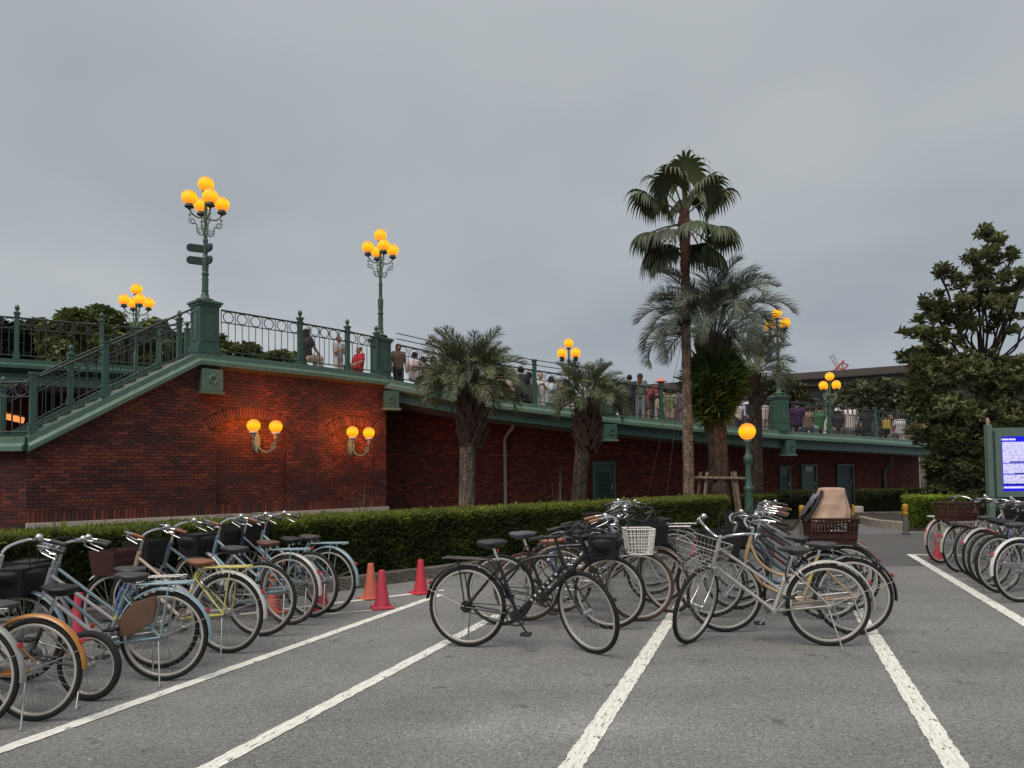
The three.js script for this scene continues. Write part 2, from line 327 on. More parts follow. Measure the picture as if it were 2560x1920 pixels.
function brickWork(t, L, topAt, arch, y0) {
  const { xc, hw, spring, rise } = arch, R = (hw * hw + rise * rise) / (2 * rise), yc = spring + rise - R, ring = 0.26, am = Math.asin(hw / R) * 1.2;
  const inner = (y) => y < spring ? hw : y < yc + R ? Math.sqrt(Math.max(0, R * R - (y - yc) ** 2)) : 0;
  const outer = (y) => { const h = y - yc; if (h < (R - 0.02) * Math.cos(am) || h > R + ring + 0.01) return 0; return Math.min(Math.sqrt((R + ring + 0.01) ** 2 - h * h), h * Math.tan(am)); };
  // the mortar bed with the arched panel sunk into it
  const sh = new THREE.Shape([[0, 0], [L, 0], [L, topAt(L)], [L * 0.5, topAt(L * 0.5)], ...(topAt.knee ? [[topAt.knee, topAt(topAt.knee)]] : []), [0, topAt(0)]].map(p => new THREE.Vector2(...p)));
  const hole = new THREE.Path([[xc - hw, 0.3], [xc + hw, 0.3], [xc + hw, spring], ...Array.from({ length: 9 }, (_, i) => { const a = (1 - i / 8 * 2) * Math.asin(hw / R); return [xc + R * Math.sin(a), yc + R * Math.cos(a)]; }), [xc - hw, spring]].map(p => new THREE.Vector2(...p)));
  sh.holes.push(hole);
  part('mortar_bed', new THREE.ExtrudeGeometry(sh, { depth: 0.08, bevelEnabled: false }).translate(0, 0, -0.092), mortar, t);
  const sh2 = new THREE.Shape(sh.getPoints()); 
  part('wall_core', new THREE.ExtrudeGeometry(sh2, { depth: 0.3, bevelEnabled: false }).translate(0, 0, -0.4), mortar, t);
  const panelBed = new THREE.Shape(hole.getPoints());
  part('panel_bed', new THREE.ExtrudeGeometry(panelBed, { depth: 0.02, bevelEnabled: false }).translate(0, 0, -0.098), mortar, t);
  const all = [];
  const put = (x, y, w, h, z, rot = 0, special = 0) => all.push({ x, y, w, h, z, rot, special, tone: toneAt(x, y) });
  for (let x = 0.04; x < L - 0.03; x += 0.079) put(x, y0 + 0.115, 0.066, 0.22, 0, 0, 2);
  for (let k = 0, y = y0 + 0.265; y < topAt(L) + 0.1; y += 0.0745, k++) {
    const hi = inner(y), ho = outer(y), lo = hi ? hi : 0;
    const spans = [];
    const cut = Math.max(hi, ho);
    if (cut > 0) { spans.push([0, xc - cut, 0], [xc + cut, L, 0]); if (hi > 0) spans.push([xc - hi, xc + hi, -0.062]); } else spans.push([0, L, 0]);
    for (const [a, b, z] of spans) {
      for (let x = Math.floor((a - 0.3) / 0.22) * 0.22 + (k % 2) * 0.11; x < b; x += 0.22) {
        const l = Math.max(a, x + 0.005), r = Math.min(b, x + 0.215);
        if (r - l < 0.03 || y > topAt((l + r) / 2) - 0.02) continue;
        put((l + r) / 2, y, r - l, 0.0645, z, 0, z < 0 ? 1 : 0);
      }
    }
  }
  for (let i = 0, n = Math.floor(2 * am * (R + 0.13) / 0.077); i < n; i++) { const a = -am + (i + 0.5) / n * 2 * am; put(xc + (R + ring / 2) * Math.sin(a), yc + (R + ring / 2) * Math.cos(a), 0.064, ring - 0.012, 0.008, -a, 3); }
  all.sort((p, q) => q.special - p.special || Math.hypot(p.x - xc, p.y - spring) - Math.hypot(q.x - xc, q.y - spring));
  const ms = [], cs = [];
  all.forEach((b, i) => {
    const z = b.z - 0.045 + rr(-0.004, 0.005);
    if (i < 295) { const m = part('brick', unitBrick, brickMats[b.tone], t); m.position.set(b.x, b.y, z); m.scale.set(b.w, b.h, 0.09); m.rotation.z = b.rot; }
    else { ms.push(compose(V(b.x, b.y, z), new THREE.Euler(0, 0, b.rot), V(b.w, b.h, 0.09))); cs.push(lin(...brickTones[b.tone]).multiplyScalar(rr(0.85, 1.15))); }
  });
  if (ms.length) instances('brickwork', unitBrick, brickWhite, ms, cs, t);
}
const cornice = [[-0.35, 0], [0.06, 0], [0.06, -0.13], [0.085, -0.15], [0.15, -0.2], [0.15, -0.29], [-0.35, -0.29]], bedMould = [[-0.3, -0.292], [0.1, -0.292], [0.08, -0.31], [0.04, -0.33], [0.02, -0.36], [-0.3, -0.36]], underPaint = mat([0.05, 0.045, 0.035], 0.9);
const nA = V(Math.sin(turnA), 0, Math.cos(turnA)), nB = V(Math.sin(turnB), 0, Math.cos(turnB));
const stairTop = (x) => x < 3.38 ? 2.3 + (TOP - 2.3) * x / 3.38 : TOP;
const topA = (x) => stairTop(x) - 0.3; topA.knee = 3.38;
const bastion = thing('brick_bastion', 'red brick ramp wall with arched panel, green cornice and sloping stair edge', 'wall', A0, turnA);
brickWork(bastion, LA, topA, { xc: 4.74, hw: 0.91, spring: 2.68, rise: 0.22 }, 0.6);
const bastionB = thing('brick_wall', 'red brick wall end with second arched panel, left of the dark recess', 'wall', A1, turnB);
brickWork(bastionB, LB, () => TOP - 0.3, { xc: 1.24, hw: 0.74, spring: 2.66, rise: 0.2 }, 0.6);
// end wall of the bastion going back, and the darker return at the foot of the stair
const brickMap = (() => {
  const W = 512, H = 512, tone = {}, key = (r, c) => tone[r * 50 + c] ??= (() => { const t = pick(brickTones), k = rr(0.8, 1.2); return t.map(v => 255 * Math.pow(Math.min(1, v * k), 1 / 2.2)); })();
  const f = (x, y) => { const r = Math.floor(y / 16), xx = (x + (r % 2) * 16) % W, c = Math.floor(xx / 32), my = y % 16, mx = xx % 32; return my < 2 || mx < 2 ? null : key(r, c); };
  return { color: dataTex(W, H, (x, y) => (f(x, y) || [70, 48, 42]).map(v => Math.max(0, Math.min(255, v + (rnd() - 0.5) * 26)))), bump: dataTex(W, H, (x, y) => [f(x, y) ? 190 + rnd() * 60 : 40], null, false) };
})();
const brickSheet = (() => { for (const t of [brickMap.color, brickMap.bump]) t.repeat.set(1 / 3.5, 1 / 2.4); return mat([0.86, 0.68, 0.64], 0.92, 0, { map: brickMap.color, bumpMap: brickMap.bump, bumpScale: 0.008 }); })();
function brickSlab(parent, a, b, h0, h1, name = 'wall', t = 0.3) {       // vertical slab from a to b on plan, tops h0 and h1
  const L = Math.hypot(b.x - a.x, b.z - a.z), s = new THREE.Shape([[0, 0], [L, 0], [L, h1], [0, h0]].map(p => new THREE.Vector2(...p)));
  const g = new THREE.ExtrudeGeometry(s, { depth: t, bevelEnabled: false }).translate(0, 0, -t).rotateY(along(a, b)).translate(a.x, 0, a.z);
  return part(name, g, brickSheet, parent);
}
{
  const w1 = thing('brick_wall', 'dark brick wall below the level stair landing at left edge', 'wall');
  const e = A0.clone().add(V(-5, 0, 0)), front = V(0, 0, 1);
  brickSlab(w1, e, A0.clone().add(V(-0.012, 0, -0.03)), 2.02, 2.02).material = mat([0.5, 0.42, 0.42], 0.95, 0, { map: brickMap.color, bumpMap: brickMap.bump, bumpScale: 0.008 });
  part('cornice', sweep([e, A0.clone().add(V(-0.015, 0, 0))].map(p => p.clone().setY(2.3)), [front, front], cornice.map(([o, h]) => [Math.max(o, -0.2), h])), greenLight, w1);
  // cornice of the two faces, as parts of them
  const cA = sweep([[0, 0], [3.38, 0], [LA, 0]].map(([x]) => V(x, stairTop(x), 0)), [V(0, 0, 1), V(0, 0, 1), V(0, 0, 1)], cornice);
  part('cornice', cA, greenLight, bastion);
  part('bed_moulding', sweep([0, 3.38, LA].map(x => V(x, stairTop(x), 0)), [V(0, 0, 1), V(0, 0, 1), V(0, 0, 1)], bedMould), underPaint, bastion); part('bed_moulding', sweep([V(0, TOP, 0), V(LB, TOP, 0)], [V(0, 0, 1), V(0, 0, 1)], bedMould), underPaint, bastionB);
  part('cornice', sweep([V(0, TOP, 0), V(LB, TOP, 0)], [V(0, 0, 1), V(0, 0, 1)], cornice), greenLight, bastionB);
  brickSlab(bastionB, V(LB - 0.02, 0, -0.3), V(LB - 0.02, 0, -3), TOP - 0.3, TOP - 0.3).position.x = 0;
  for (const [t, L] of [[bastion, LA], [bastionB, LB]]) part('coping', box(L, 0.14, 0.12, L / 2, 0.53, 0.06), whiteStone, t);
  // roundel block below the first pillar
  const cb = part('corbel', rbox(0.5, 0.52, 0.2, 0.015, 3.66, TOP - 0.64, 0.05), greenLight, bastion);
  part('roundel', new THREE.TorusGeometry(0.085, 0.024, 10, 24).translate(3.66, TOP - 0.62, 0.16), greenLight, cb);
  part('foot', box(0.56, 0.05, 0.24, 3.66, TOP - 0.925, 0.05), greenLight, cb);
}
// deck on top, stair flight behind the sloping edge
struct('upper_deck', prism([[-7.3, 17.15], [-5.25, 19.45], [-3.85, 21.4], [-2.5, 26.5], [-4, 29], [-12.5, 27], [-11, 20.9], [-8.9, 18.6]], TOP - 0.34, TOP - 0.06), concrete);
{
  const st = thing('staircase', 'outdoor stair flight rising to the deck between green stringers', 'stairs', A0, turnA);
  for (let i = 0; i < 12; i++) { const h = 2.3 + (TOP - 2.3) * (i + 0.5) / 12 - 0.2; part('step', box(0.2817, 0.17, 1.85, 0.14 + i * 0.2817, h - 0.085, -1.27), concrete, st); }
  part('stringer', sweep([V(0, 2.3, -2.25), V(3.38, TOP, -2.25), V(4.2, TOP, -2.25)], [V(0, 0, 1), V(0, 0, 1), V(0, 0, 1)], [[-0.1, 0.02], [0.1, 0.02], [0.1, -0.42], [-0.1, -0.42]]), green, st);
  
}

// ---------------------------------------------------------------- railings, pillars
const postGeo = merge([box(0.105, 1.19, 0.105, 0, 0.595, 0), box(0.15, 0.05, 0.15, 0, 1.2, 0), box(0.15, 0.16, 0.15, 0, 0.08, 0), box(0.13, 0.03, 0.13, 0, 1.1, 0)]);
const finialGeo = lathe([[0.0, 0.2], [0.03, 0.19], [0.052, 0.15], [0.06, 0.11], [0.045, 0.07], [0.025, 0.05], [0.03, 0.035], [0.05, 0.02], [0.052, 0]], 14).translate(0, 1.22, 0);
const balGeo = new THREE.CylinderGeometry(0.0095, 0.0095, 1, 6);
const ringGeo = new THREE.TorusGeometry(0.125, 0.0115, 7, 22);
function railing(label, pts, posts, { h = 1.08, extra = false, group, skipRings = false, finials = true } = {}) {
  const t = thing('railing', label, 'railing', pts[0], 0, group), o = pts[0];
  const rail = (a, b, ya, r, name) => part(name, rod(a.clone().add(V(0, ya, 0)), b.clone().add(V(0, ya, 0)), r, r, 8), ironDark, t);
  for (let i = 0; i + 1 < pts.length; i++) {
    const a = pts[i].clone().sub(o), b = pts[i + 1].clone().sub(o), turn = along(a, b), L = Math.hypot(b.x - a.x, b.z - a.z);
    rail(a, b, h, 0.024, 'top_rail'); rail(a, b, h - 0.285, 0.013, 'middle_rail'); rail(a, b, 0.1, 0.016, 'bottom_rail');
    if (extra) for (const y of [h + 0.17, h + 0.33]) rail(a, b, y, 0.014, 'hand_rail');
    const n = Math.max(1, Math.round(L / 0.325));
    for (let k = 0; k < n; k++) {
      const f = (k + 0.5) / n, c = a.clone().lerp(b, f);
      if (!skipRings) { const r = part('ring', ringGeo, ironDark, t); r.position.copy(c).add(V(0, h - 0.148, 0)); r.rotation.y = turn; }
      for (const e of [0, 0.5]) {
        const q = a.clone().lerp(b, (k + e + 0.001) / n), full = e === 0, len = full ? h - 0.1 : h - 0.385;
        const m = part('baluster', balGeo, ironDark, t); m.scale.y = len; m.position.copy(q).add(V(0, 0.1 + len / 2, 0));
      }
    }
  }
  pts.forEach((p, i) => {
    if (!posts[i]) return;
    const a = pts[Math.max(0, i - 1)], b = pts[Math.min(pts.length - 1, i + 1)];
    const m = part('post', postGeo, green, t); m.position.copy(p).sub(o); m.rotation.y = along(a, b); if (extra) m.scale.y = 1.16;
    if (finials) part('finial', finialGeo, green, m);
  });
  return t;
}
function pillar(label, p, turn, w, h, y0 = 0) {
  const t = thing('pillar', label, 'pillar', p, turn), a = w / 2;
  part('shaft', rbox(w, h - 0.14, w, 0.012, 0, (h - 0.14) / 2 - y0, 0), green, t);
  part('cap', merge([box(w + 0.06, 0.05, w + 0.06, 0, h - 0.125 - y0, 0), box(w + 0.12, 0.05, w + 0.12, 0, h - 0.07 - y0, 0), new THREE.ConeGeometry((w + 0.1) * 0.707, 0.13, 4).rotateY(Math.PI / 4).translate(0, h + 0.02 - y0, 0)]), green, t);
  part('base', box(w + 0.07, 0.16, w + 0.07, 0, 0.08 - y0, 0), green, t);
  for (let k = 0; k < 4; k++) {
    const W = w * 0.66, y1 = h * 0.78 - y0, yb = h * 0.24 - y0, s = 0.028;
    const f = merge([box(W, s, 0.03, 0, y1, a), box(W, s, 0.03, 0, yb, a), box(s, y1 - yb - s, 0.03, -W / 2 + s / 2, (y1 + yb) / 2, a), box(s, y1 - yb - s, 0.03, W / 2 - s / 2, (y1 + yb) / 2, a)]).rotateY(k * Math.PI / 2);
    part('panel_frame', f, green, t);
  }
  return t;
}
pillar('tall green square pillar at the head of the stair, under the lamp with direction boards', inA(3.62, TOP, -0.2), turnA, 0.48, 1.27);
const P2 = A2.clone().add(V(-0.1, TOP - 0.06, -0.12)).addScaledVector(nB, -0.1);
pillar('green square pillar at the brick corner where the ramp begins, under a lamp', P2, turnB, 0.43, 1.3, 0.1);

const rl = (x, z = -0.06) => inA(x, stairTop(x), z);
railing('green and dark iron railing of the deck edge above the lit arch', [rl(3.95), inA(6.06, TOP, -0.06), A1.clone().setY(TOP).addScaledVector(nB, -0.06).lerp(A2.clone().setY(TOP), 0.42), A2.clone().setY(TOP).addScaledVector(nB, -0.1).lerp(A1.clone().setY(TOP), 0.12)], [0, 1, 1, 1]);
railing('sloping stair railing along the top of the brick wall, nearer of the two', [rl(0.1), rl(1.41), rl(3.28)], [1, 1, 0], { finials: false });
railing('sloping stair railing on the far side of the steps', [inA(0.1, 2.3, -2.25), inA(1.41, stairTop(1.41), -2.25), inA(2.75, stairTop(2.75), -2.25), inA(3.9, TOP, -2.25)], [1, 1, 0, 1]);
struct('stair_landing', prism([[-14.5, 14.65], [-9.62, 14.65], [-9.4, 14.9], [-11.0, 16.3], [-14.5, 16.3]], 1.9, 2.08), concrete);
railing('level landing railing at the left edge beside the stair foot', [A0.clone().add(V(-2.6, 2.3, -0.06)), A0.clone().add(V(-0.02, 2.3, -0.06))], [1, 0], { finials: false });

// footbridge behind, at left
{
  const a = P(-17.5, 16.2, 4.58), b = P(-12.8, 19.02, 4.58), c = P(-9.95, 20.75, 4.58);
  const t = thing('footbridge', 'green footbridge beam behind the stair with a dark opening below', 'bridge');
  const n = V(Math.sin(along(a, c)), 0, Math.cos(along(a, c)));
  part('beam', sweep([a, c], [n, n], [[-0.3, 0], [0.08, 0], [0.08, -0.1], [0.16, -0.16], [0.16, -0.24], [0.04, -0.3], [-0.08, -0.36], [-0.08, -0.44], [0.02, -0.46], [0.02, -0.66], [-0.3, -0.66]]), green, t);
  part('deck', prism([[-17.6, 16.6], [-9.9, 21.1], [-12.5, 26], [-20, 22]], 4.2, 4.5), concrete, t);
  const mid = a.clone().lerp(c, 0.8);
  railing('upper footbridge railing against the trees at left', [a, b, a.clone().lerp(c, 0.84), c, P(-8.9, 20.2, TOP)], [1, 1, 1, 1, 1]);
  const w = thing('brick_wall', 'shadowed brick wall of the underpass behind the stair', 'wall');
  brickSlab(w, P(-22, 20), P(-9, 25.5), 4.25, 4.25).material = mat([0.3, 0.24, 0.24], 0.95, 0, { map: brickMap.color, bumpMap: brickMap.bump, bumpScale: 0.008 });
  const s = thing('light_strip', 'glowing orange light strip in the underpass at left edge', 'lamp');
  const p = ahead(-60, 1022, 20.3), q = ahead(60, 1052, 21.6), d = q.clone().sub(p);
  const glow = new THREE.MeshStandardMaterial({ name: 'strip_glow', color: 0x553311, emissive: lin(1, 0.36, 0.09), emissiveIntensity: 1.0 / EXPO });
  const L = d.length(), n2 = 8;
  for (let i = 0; i < n2; i++) { const m = part('lamp_cover', rbox(L / n2 - 0.04, 0.17, 0.12, 0.03), glow, s); m.position.copy(p).addScaledVector(d, (i + 0.5) / n2); m.rotation.set(0, along(p, q), Math.atan2(d.y, Math.hypot(d.x, d.z))); m.rotation.order = 'YXZ'; }
  part('housing', box(L, 0.06, 0.2), ironDark, s).position.copy(p).addScaledVector(d, 0.5).add(V(0, 0.13, 0));
  s.children.at(-1).rotation.set(0, along(p, q), Math.atan2(d.y, Math.hypot(d.x, d.z)), 'YXZ');
  const l = new THREE.PointLight(0xff7a24, 0.5, 8, 2); l.position.copy(p).addScaledVector(d, 0.5).add(V(0.1, -0.25, 0.3)); l.castShadow = true; scene.add(l); l.name = 'strip_light';
}

// ---------------------------------------------------------------- ramp
const REC = -2.3;
const rampCtl = [[-3.69, 21.2, 4.287], [-0.945, 22.4, 3.844], [1.948, 23.5, 3.545], [3.9, 24.3, 3.35], [7.634, 25.8, 3.075], [9.926, 26.75, 2.955], [13.47, 28.9, 2.87], [17.2, 31.5, 2.77], [21, 34, 2.65]].map(([x, d, y]) => P(x, d, y));
const rampCurve = new THREE.CatmullRomCurve3(rampCtl, false, 'centripetal');
const rampPts = rampCurve.getPoints(48);
const rampOut = rampPts.map((p, i) => { const a = rampPts[Math.max(0, i - 1)], b = rampPts[Math.min(48, i + 1)], t = along(a, b); return V(Math.sin(t), 0, Math.cos(t)); });
const pxOf = (p) => 1280 + 1850 * p.x / -p.z;
function onRamp(px, out = 0, list = rampPts) {                          // the place on the ramp edge that stands at that column
  for (let i = 0; i + 1 < list.length; i++) {
    const a = list[i].clone().addScaledVector(rampOut[i], out), b = list[i + 1].clone().addScaledVector(rampOut[i + 1], out), pa = pxOf(a), pb = pxOf(b);
    if (pa <= px && pb >= px) { const f = (px - pa) / (pb - pa); return { p: a.lerp(b, f), turn: along(list[i], list[i + 1]), n: rampOut[i].clone() }; }
  }
  throw new Error('no ramp at ' + px);
}
const ramp = thing('walkway_ramp', 'long green walkway ramp with moulded edge descending to the right', 'ramp');
part('cornice', sweep(rampPts, rampOut, [[-0.3, 0], [0.05, 0], [0.05, -0.11], [0.08, -0.14], [0.17, -0.2], [0.17, -0.3], [0.03, -0.35], [-0.3, -0.35]]), greenLight, ramp);
part('beam', sweep(rampPts, rampOut, [[-0.35, -0.352], [-0.06, -0.352], [-0.06, -0.42], [-0.02, -0.44], [-0.02, -0.62], [-0.35, -0.62]]), green, ramp);
part('deck', sweep(rampPts, rampOut, [[-6.5, -0.08], [-0.302, -0.08], [-0.352, -0.5], [-6.5, -0.5]]), concrete, ramp);
for (const px of [975, 1522, 1969]) {
  const { p, turn } = onRamp(px);
  const c = part('corbel', rbox(0.46, 0.5, 0.3, 0.015), green, ramp); c.position.copy(p).add(V(0, -0.6, 0)).addScaledVector(V(Math.sin(turn), 0, Math.cos(turn)), 0.02); c.rotation.y = turn;
  part('roundel', new THREE.TorusGeometry(0.085, 0.022, 8, 20).translate(0, 0, 0.16), green, c);
  part('foot', box(0.54, 0.06, 0.36, 0, -0.27, 0), greenLight, c);
}
// brick wall below, set back under the deck
{
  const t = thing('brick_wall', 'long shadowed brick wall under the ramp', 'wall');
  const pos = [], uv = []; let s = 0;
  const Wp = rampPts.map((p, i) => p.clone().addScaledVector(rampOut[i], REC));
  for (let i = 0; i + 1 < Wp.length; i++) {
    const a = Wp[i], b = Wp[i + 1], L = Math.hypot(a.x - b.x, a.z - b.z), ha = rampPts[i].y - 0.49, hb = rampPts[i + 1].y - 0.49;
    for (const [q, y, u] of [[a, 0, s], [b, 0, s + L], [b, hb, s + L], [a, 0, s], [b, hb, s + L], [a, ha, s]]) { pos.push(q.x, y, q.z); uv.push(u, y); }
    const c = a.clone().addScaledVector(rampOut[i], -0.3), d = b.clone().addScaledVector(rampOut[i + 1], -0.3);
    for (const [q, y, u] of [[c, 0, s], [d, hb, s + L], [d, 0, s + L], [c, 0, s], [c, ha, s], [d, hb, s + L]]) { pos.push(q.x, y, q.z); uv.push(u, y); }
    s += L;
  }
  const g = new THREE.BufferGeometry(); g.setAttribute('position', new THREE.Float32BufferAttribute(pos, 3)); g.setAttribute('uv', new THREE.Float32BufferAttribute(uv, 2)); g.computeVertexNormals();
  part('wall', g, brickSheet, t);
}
// ramp railings and pillars
const edge = (px) => onRamp(px, -0.1).p;
const span = (a, b, n) => Array.from({ length: n + 1 }, (_, i) => edge(a + (b - a) * i / n));
railing('ramp railing with two extra handrails, behind the two short palms', [edge(992), edge(1160), edge(1338), edge(1502)], [0, 0, 1, 0], { extra: true, finials: false });
railing('ramp railing between the middle and right ramp pillars, crowd behind', [edge(1535), edge(1655), edge(1800), edge(1935)], [0, 1, 0, 0], { finials: false });
railing('lower ramp railing at right before the leafy tree', [edge(1968), edge(2075), edge(2190), edge(2300)], [0, 1, 1, 0], { finials: false });
{ const q = onRamp(1517, -0.12); pillar('green pillar on the ramp edge behind the second short palm', q.p, q.turn, 0.42, 1.15); }
const P3 = onRamp(1951, -0.14); pillar('green pillar on the ramp edge right of the shaggy palm, under a lamp', P3.p, P3.turn, 0.46, 1.3);
// far side railing of the ramp
{
  const far = (px) => onRamp(px, -6.2).p;
  railing('far side ramp railing seen through the crowd', [far(1040), far(1200), far(1350)], [1, 1, 1], { finials: false });
}

// ---------------------------------------------------------------- street lamps
const spiral = (cx, cy, r0, turns, start, dir = 1) => Array.from({ length: 20 }, (_, i) => { const f = i / 19, a = start + dir * f * turns * 6.283, r = r0 * (1 - 0.75 * f); return [cx + r * Math.cos(a), cy + r * Math.sin(a), 0]; });
const columnGeo = lathe([[0, 0], [0.2, 0], [0.2, 0.03], [0.12, 0.06], [0.085, 0.1], [0.095, 0.13], [0.075, 0.16], [0.07, 0.2], [0.085, 0.22], [0.07, 0.25], [0.075, 0.5], [0.06, 0.56], [0.08, 0.58], [0.085, 0.62], [0.065, 0.65], [0.07, 0.68], [0.085, 0.95], [0.06, 1.0], [0.052, 1.04], [0.05, 1.32], [0.06, 1.34], [0.06, 1.38], [0.045, 1.41], [0.042, 1.55], [0.055, 1.6], [0.04, 1.66], [0.036, 2.05], [0.05, 2.08], [0.036, 2.1], [0.03, 2.4], [0.06, 2.44], [0.085, 2.47], [0.085, 2.5], [0, 2.5]], 18);
const armGeo = merge([tube([[0.03, 1.86, 0], [0.16, 1.83, 0], [0.29, 1.88, 0], [0.36, 1.98, 0]], 0.02, 14), tube(spiral(0.3, 1.73, 0.085, 1.4, 1.2, -1), 0.012, 30, 6), tube([[0.04, 1.5, 0], [0.1, 1.42, 0], [0.19, 1.5, 0], [0.2, 1.66, 0], [0.3, 1.66, 0]], 0.015, 18), tube(spiral(0.13, 1.52, 0.07, 1.3, -0.5, 1), 0.01, 26, 6), new THREE.SphereGeometry(0.03, 8, 6).translate(0.36, 1.86, 0)]);
const cupGeo = lathe([[0, 0], [0.03, 0], [0.04, 0.03], [0.1, 0.05], [0.11, 0.075], [0.075, 0.085], [0.085, 0.13], [0, 0.13]], 16);
function streetLamp(label, p, top, turn, r = 0.185, signs = false, arms = 4, power = 0.5) {
  const t = thing('street_lamp', label, 'street lamp', p, turn, 'green lamps with clustered orange globes');
  const h = ahead(top[0], top[1], -p.z).y - p.y, k = (h - 0.165) / 2.5, dy = 2.5 * k - 2.5;      // the shaft is as tall as the top globe asks
  const col = part('column', columnGeo, green, t); col.scale.set(1, k, 1);
  globe(t, V(0, h, 0), r, power);
  for (let i = 0; i < arms; i++) {
    const a = i / arms * 6.283, c = Math.cos(a), s = -Math.sin(a);
    const m = part('arm', armGeo, verdigris, t); m.rotation.y = a; m.position.y = dy;
    const u = part('cup', cupGeo, greenDark, t); u.position.set(0.37 * c, 1.98 + dy, 0.37 * s);
    globe(t, V(0.37 * c, 2.265 + dy, 0.37 * s), r * 0.97, power);
  }
  if (signs) for (const [y, a, L] of [[1.17, 0, 0.33], [1.17, 1, 0.4], [0.89, 0, 0.33], [0.89, 1, 0.4]]) {
    const s = new THREE.Shape(); const R = 0.085; s.absarc(R, 0, R, Math.PI / 2, Math.PI * 1.5); s.lineTo(L - R, -R); s.absarc(L - R, 0, R, -Math.PI / 2, Math.PI / 2); s.lineTo(R, R);
    const g = new THREE.ExtrudeGeometry(s, { depth: 0.03, bevelEnabled: true, bevelSize: 0.008, bevelThickness: 0.008, bevelSegments: 1, curveSegments: 10 });
    const b = part('direction_board', g.translate(a ? -L * 1.02 : L * 0.02, 0, -0.015), greenDark, t); b.position.set(0, y * k, 0); b.rotation.y = (a ? 0.5 : -0.75) - turn;
  }
  return t;
}
streetLamp('tall five globe lamp carrying green direction boards on the stair pillar', inA(3.62, TOP + 1.27, -0.2), [505, 461], 0.66, 0.182, true);
streetLamp('five globe lamp without boards on the pillar at the brick corner', P2.clone().add(V(0, 1.22, 0)), [961, 588], 0.44, 0.182);
streetLamp('distant five globe lamp behind the stair, in front of the trees', ahead(339, 925, 24).setY(TOP - 0.08), [336, 723], 0.73, 0.183);
streetLamp('lamp showing three globes behind the second short palm', ahead(1424, 1020, 28.2).setY(3.3), [1424, 858], 0.7, 0.187);
streetLamp('lamp with globes half hidden by the fronds of the shaggy palm', P3.p.clone().add(V(0, 1.33, 0)), [1935, 784], 0.5, 0.185);
streetLamp('low three globe lamp in front of the long dark roof', ahead(2077, 1045, 32.5).setY(2.85), [2075, 941], 0.36, 0.19);

// single globe lamp behind the hedge
{
  const p = ground(1870, 1350).setY(0.02), q = ahead(1869, 1076, -p.z), gy = q.y;
  p.copy(ahead(1872, 1250, 17.6)).setY(0.0);
  const top = ahead(1867, 1076, 17.6).y, k = top;
  const t = thing('lamp_post', 'slim green lamp post with one big orange globe behind the hedge', 'street lamp', p);
  const h = top - 0.2;
  part('column', lathe([[0, 0], [0.19, 0], [0.19, 0.5], [0.15, 0.56], [0.16, 0.62], [0.13, 0.7], [0.15, 0.78], [0.13, 1.0], [0.17, 1.04], [0.17, 1.1], [0.11, 1.16], [0.1, 1.3], [0.09, h - 0.62], [0.13, h - 0.58], [0.15, h - 0.5], [0.15, h - 0.42], [0.08, h - 0.36], [0.07, h - 0.2], [0.13, h - 0.08], [0.13, h - 0.02], [0, h - 0.02]].map(([r, y]) => [r * 0.68, y]), 20), green, t);
  globe(t, V(0, h + 0.175, 0), 0.2, 0.5);
}

// wall sconces with two globes
function sconce(label, frameAt, turn, x, y) {
  const p = V(x, y, 0).applyAxisAngle(UP, turn).add(frameAt);
  const t = thing('wall_lamp', label, 'wall lamp', p, turn, 'double globe lamps on the arched brick panels');
  const s = new THREE.Shape(); [[0, -0.28], [0.05, -0.2], [0.075, 0], [0.06, 0.1], [0.03, 0.18], [0, 0.27]].forEach(([a, b], i) => i ? s.lineTo(a, b) : s.moveTo(a, b)); [[-0.03, 0.18], [-0.06, 0.1], [-0.075, 0], [-0.05, -0.2]].forEach(([a, b]) => s.lineTo(a, b));
  part('back_plate', new THREE.ExtrudeGeometry(s, { depth: 0.1, bevelEnabled: true, bevelSize: 0.01, bevelThickness: 0.015, bevelSegments: 2 }).translate(0, 0, -0.055), verdigris, t);
  for (const sx of [-1, 1]) {
    const gx = 0.29 * sx, gz = 0.4;
    const at = (f, yy) => [gx * f, yy, 0.05 + (gz - 0.05) * f];
    part('arm', merge([tube([at(0, -0.06), at(0.18, -0.2), at(0.5, -0.26), at(0.8, -0.2), at(0.95, -0.06), at(1, 0.1)], 0.018, 22), tube(spiral(0, 0, 0.085, 1.4, -2.6, 1).map(([a, b]) => { const f = 0.86 + a / 0.53; return at(f, -0.1 + b); }), 0.013, 28, 6)]), verdigris, t);
    part('cup', lathe([[0, 0], [0.03, 0], [0.05, 0.06], [0.055, 0.1], [0.075, 0.12], [0.1, 0.13], [0.1, 0.165], [0, 0.165]], 16).translate(gx, 0.05, gz), whiteStone, t);
    globe(t, V(gx, 0.36, gz), 0.157, 1.75);
  }
}
sconce('double globe wall lamp lighting the left arched panel, facing front', A0, turnA, 4.83, 2.33);
sconce('double globe wall lamp on the right arched panel, globes overlapping', A1, turnB, 1.1, 2.29);

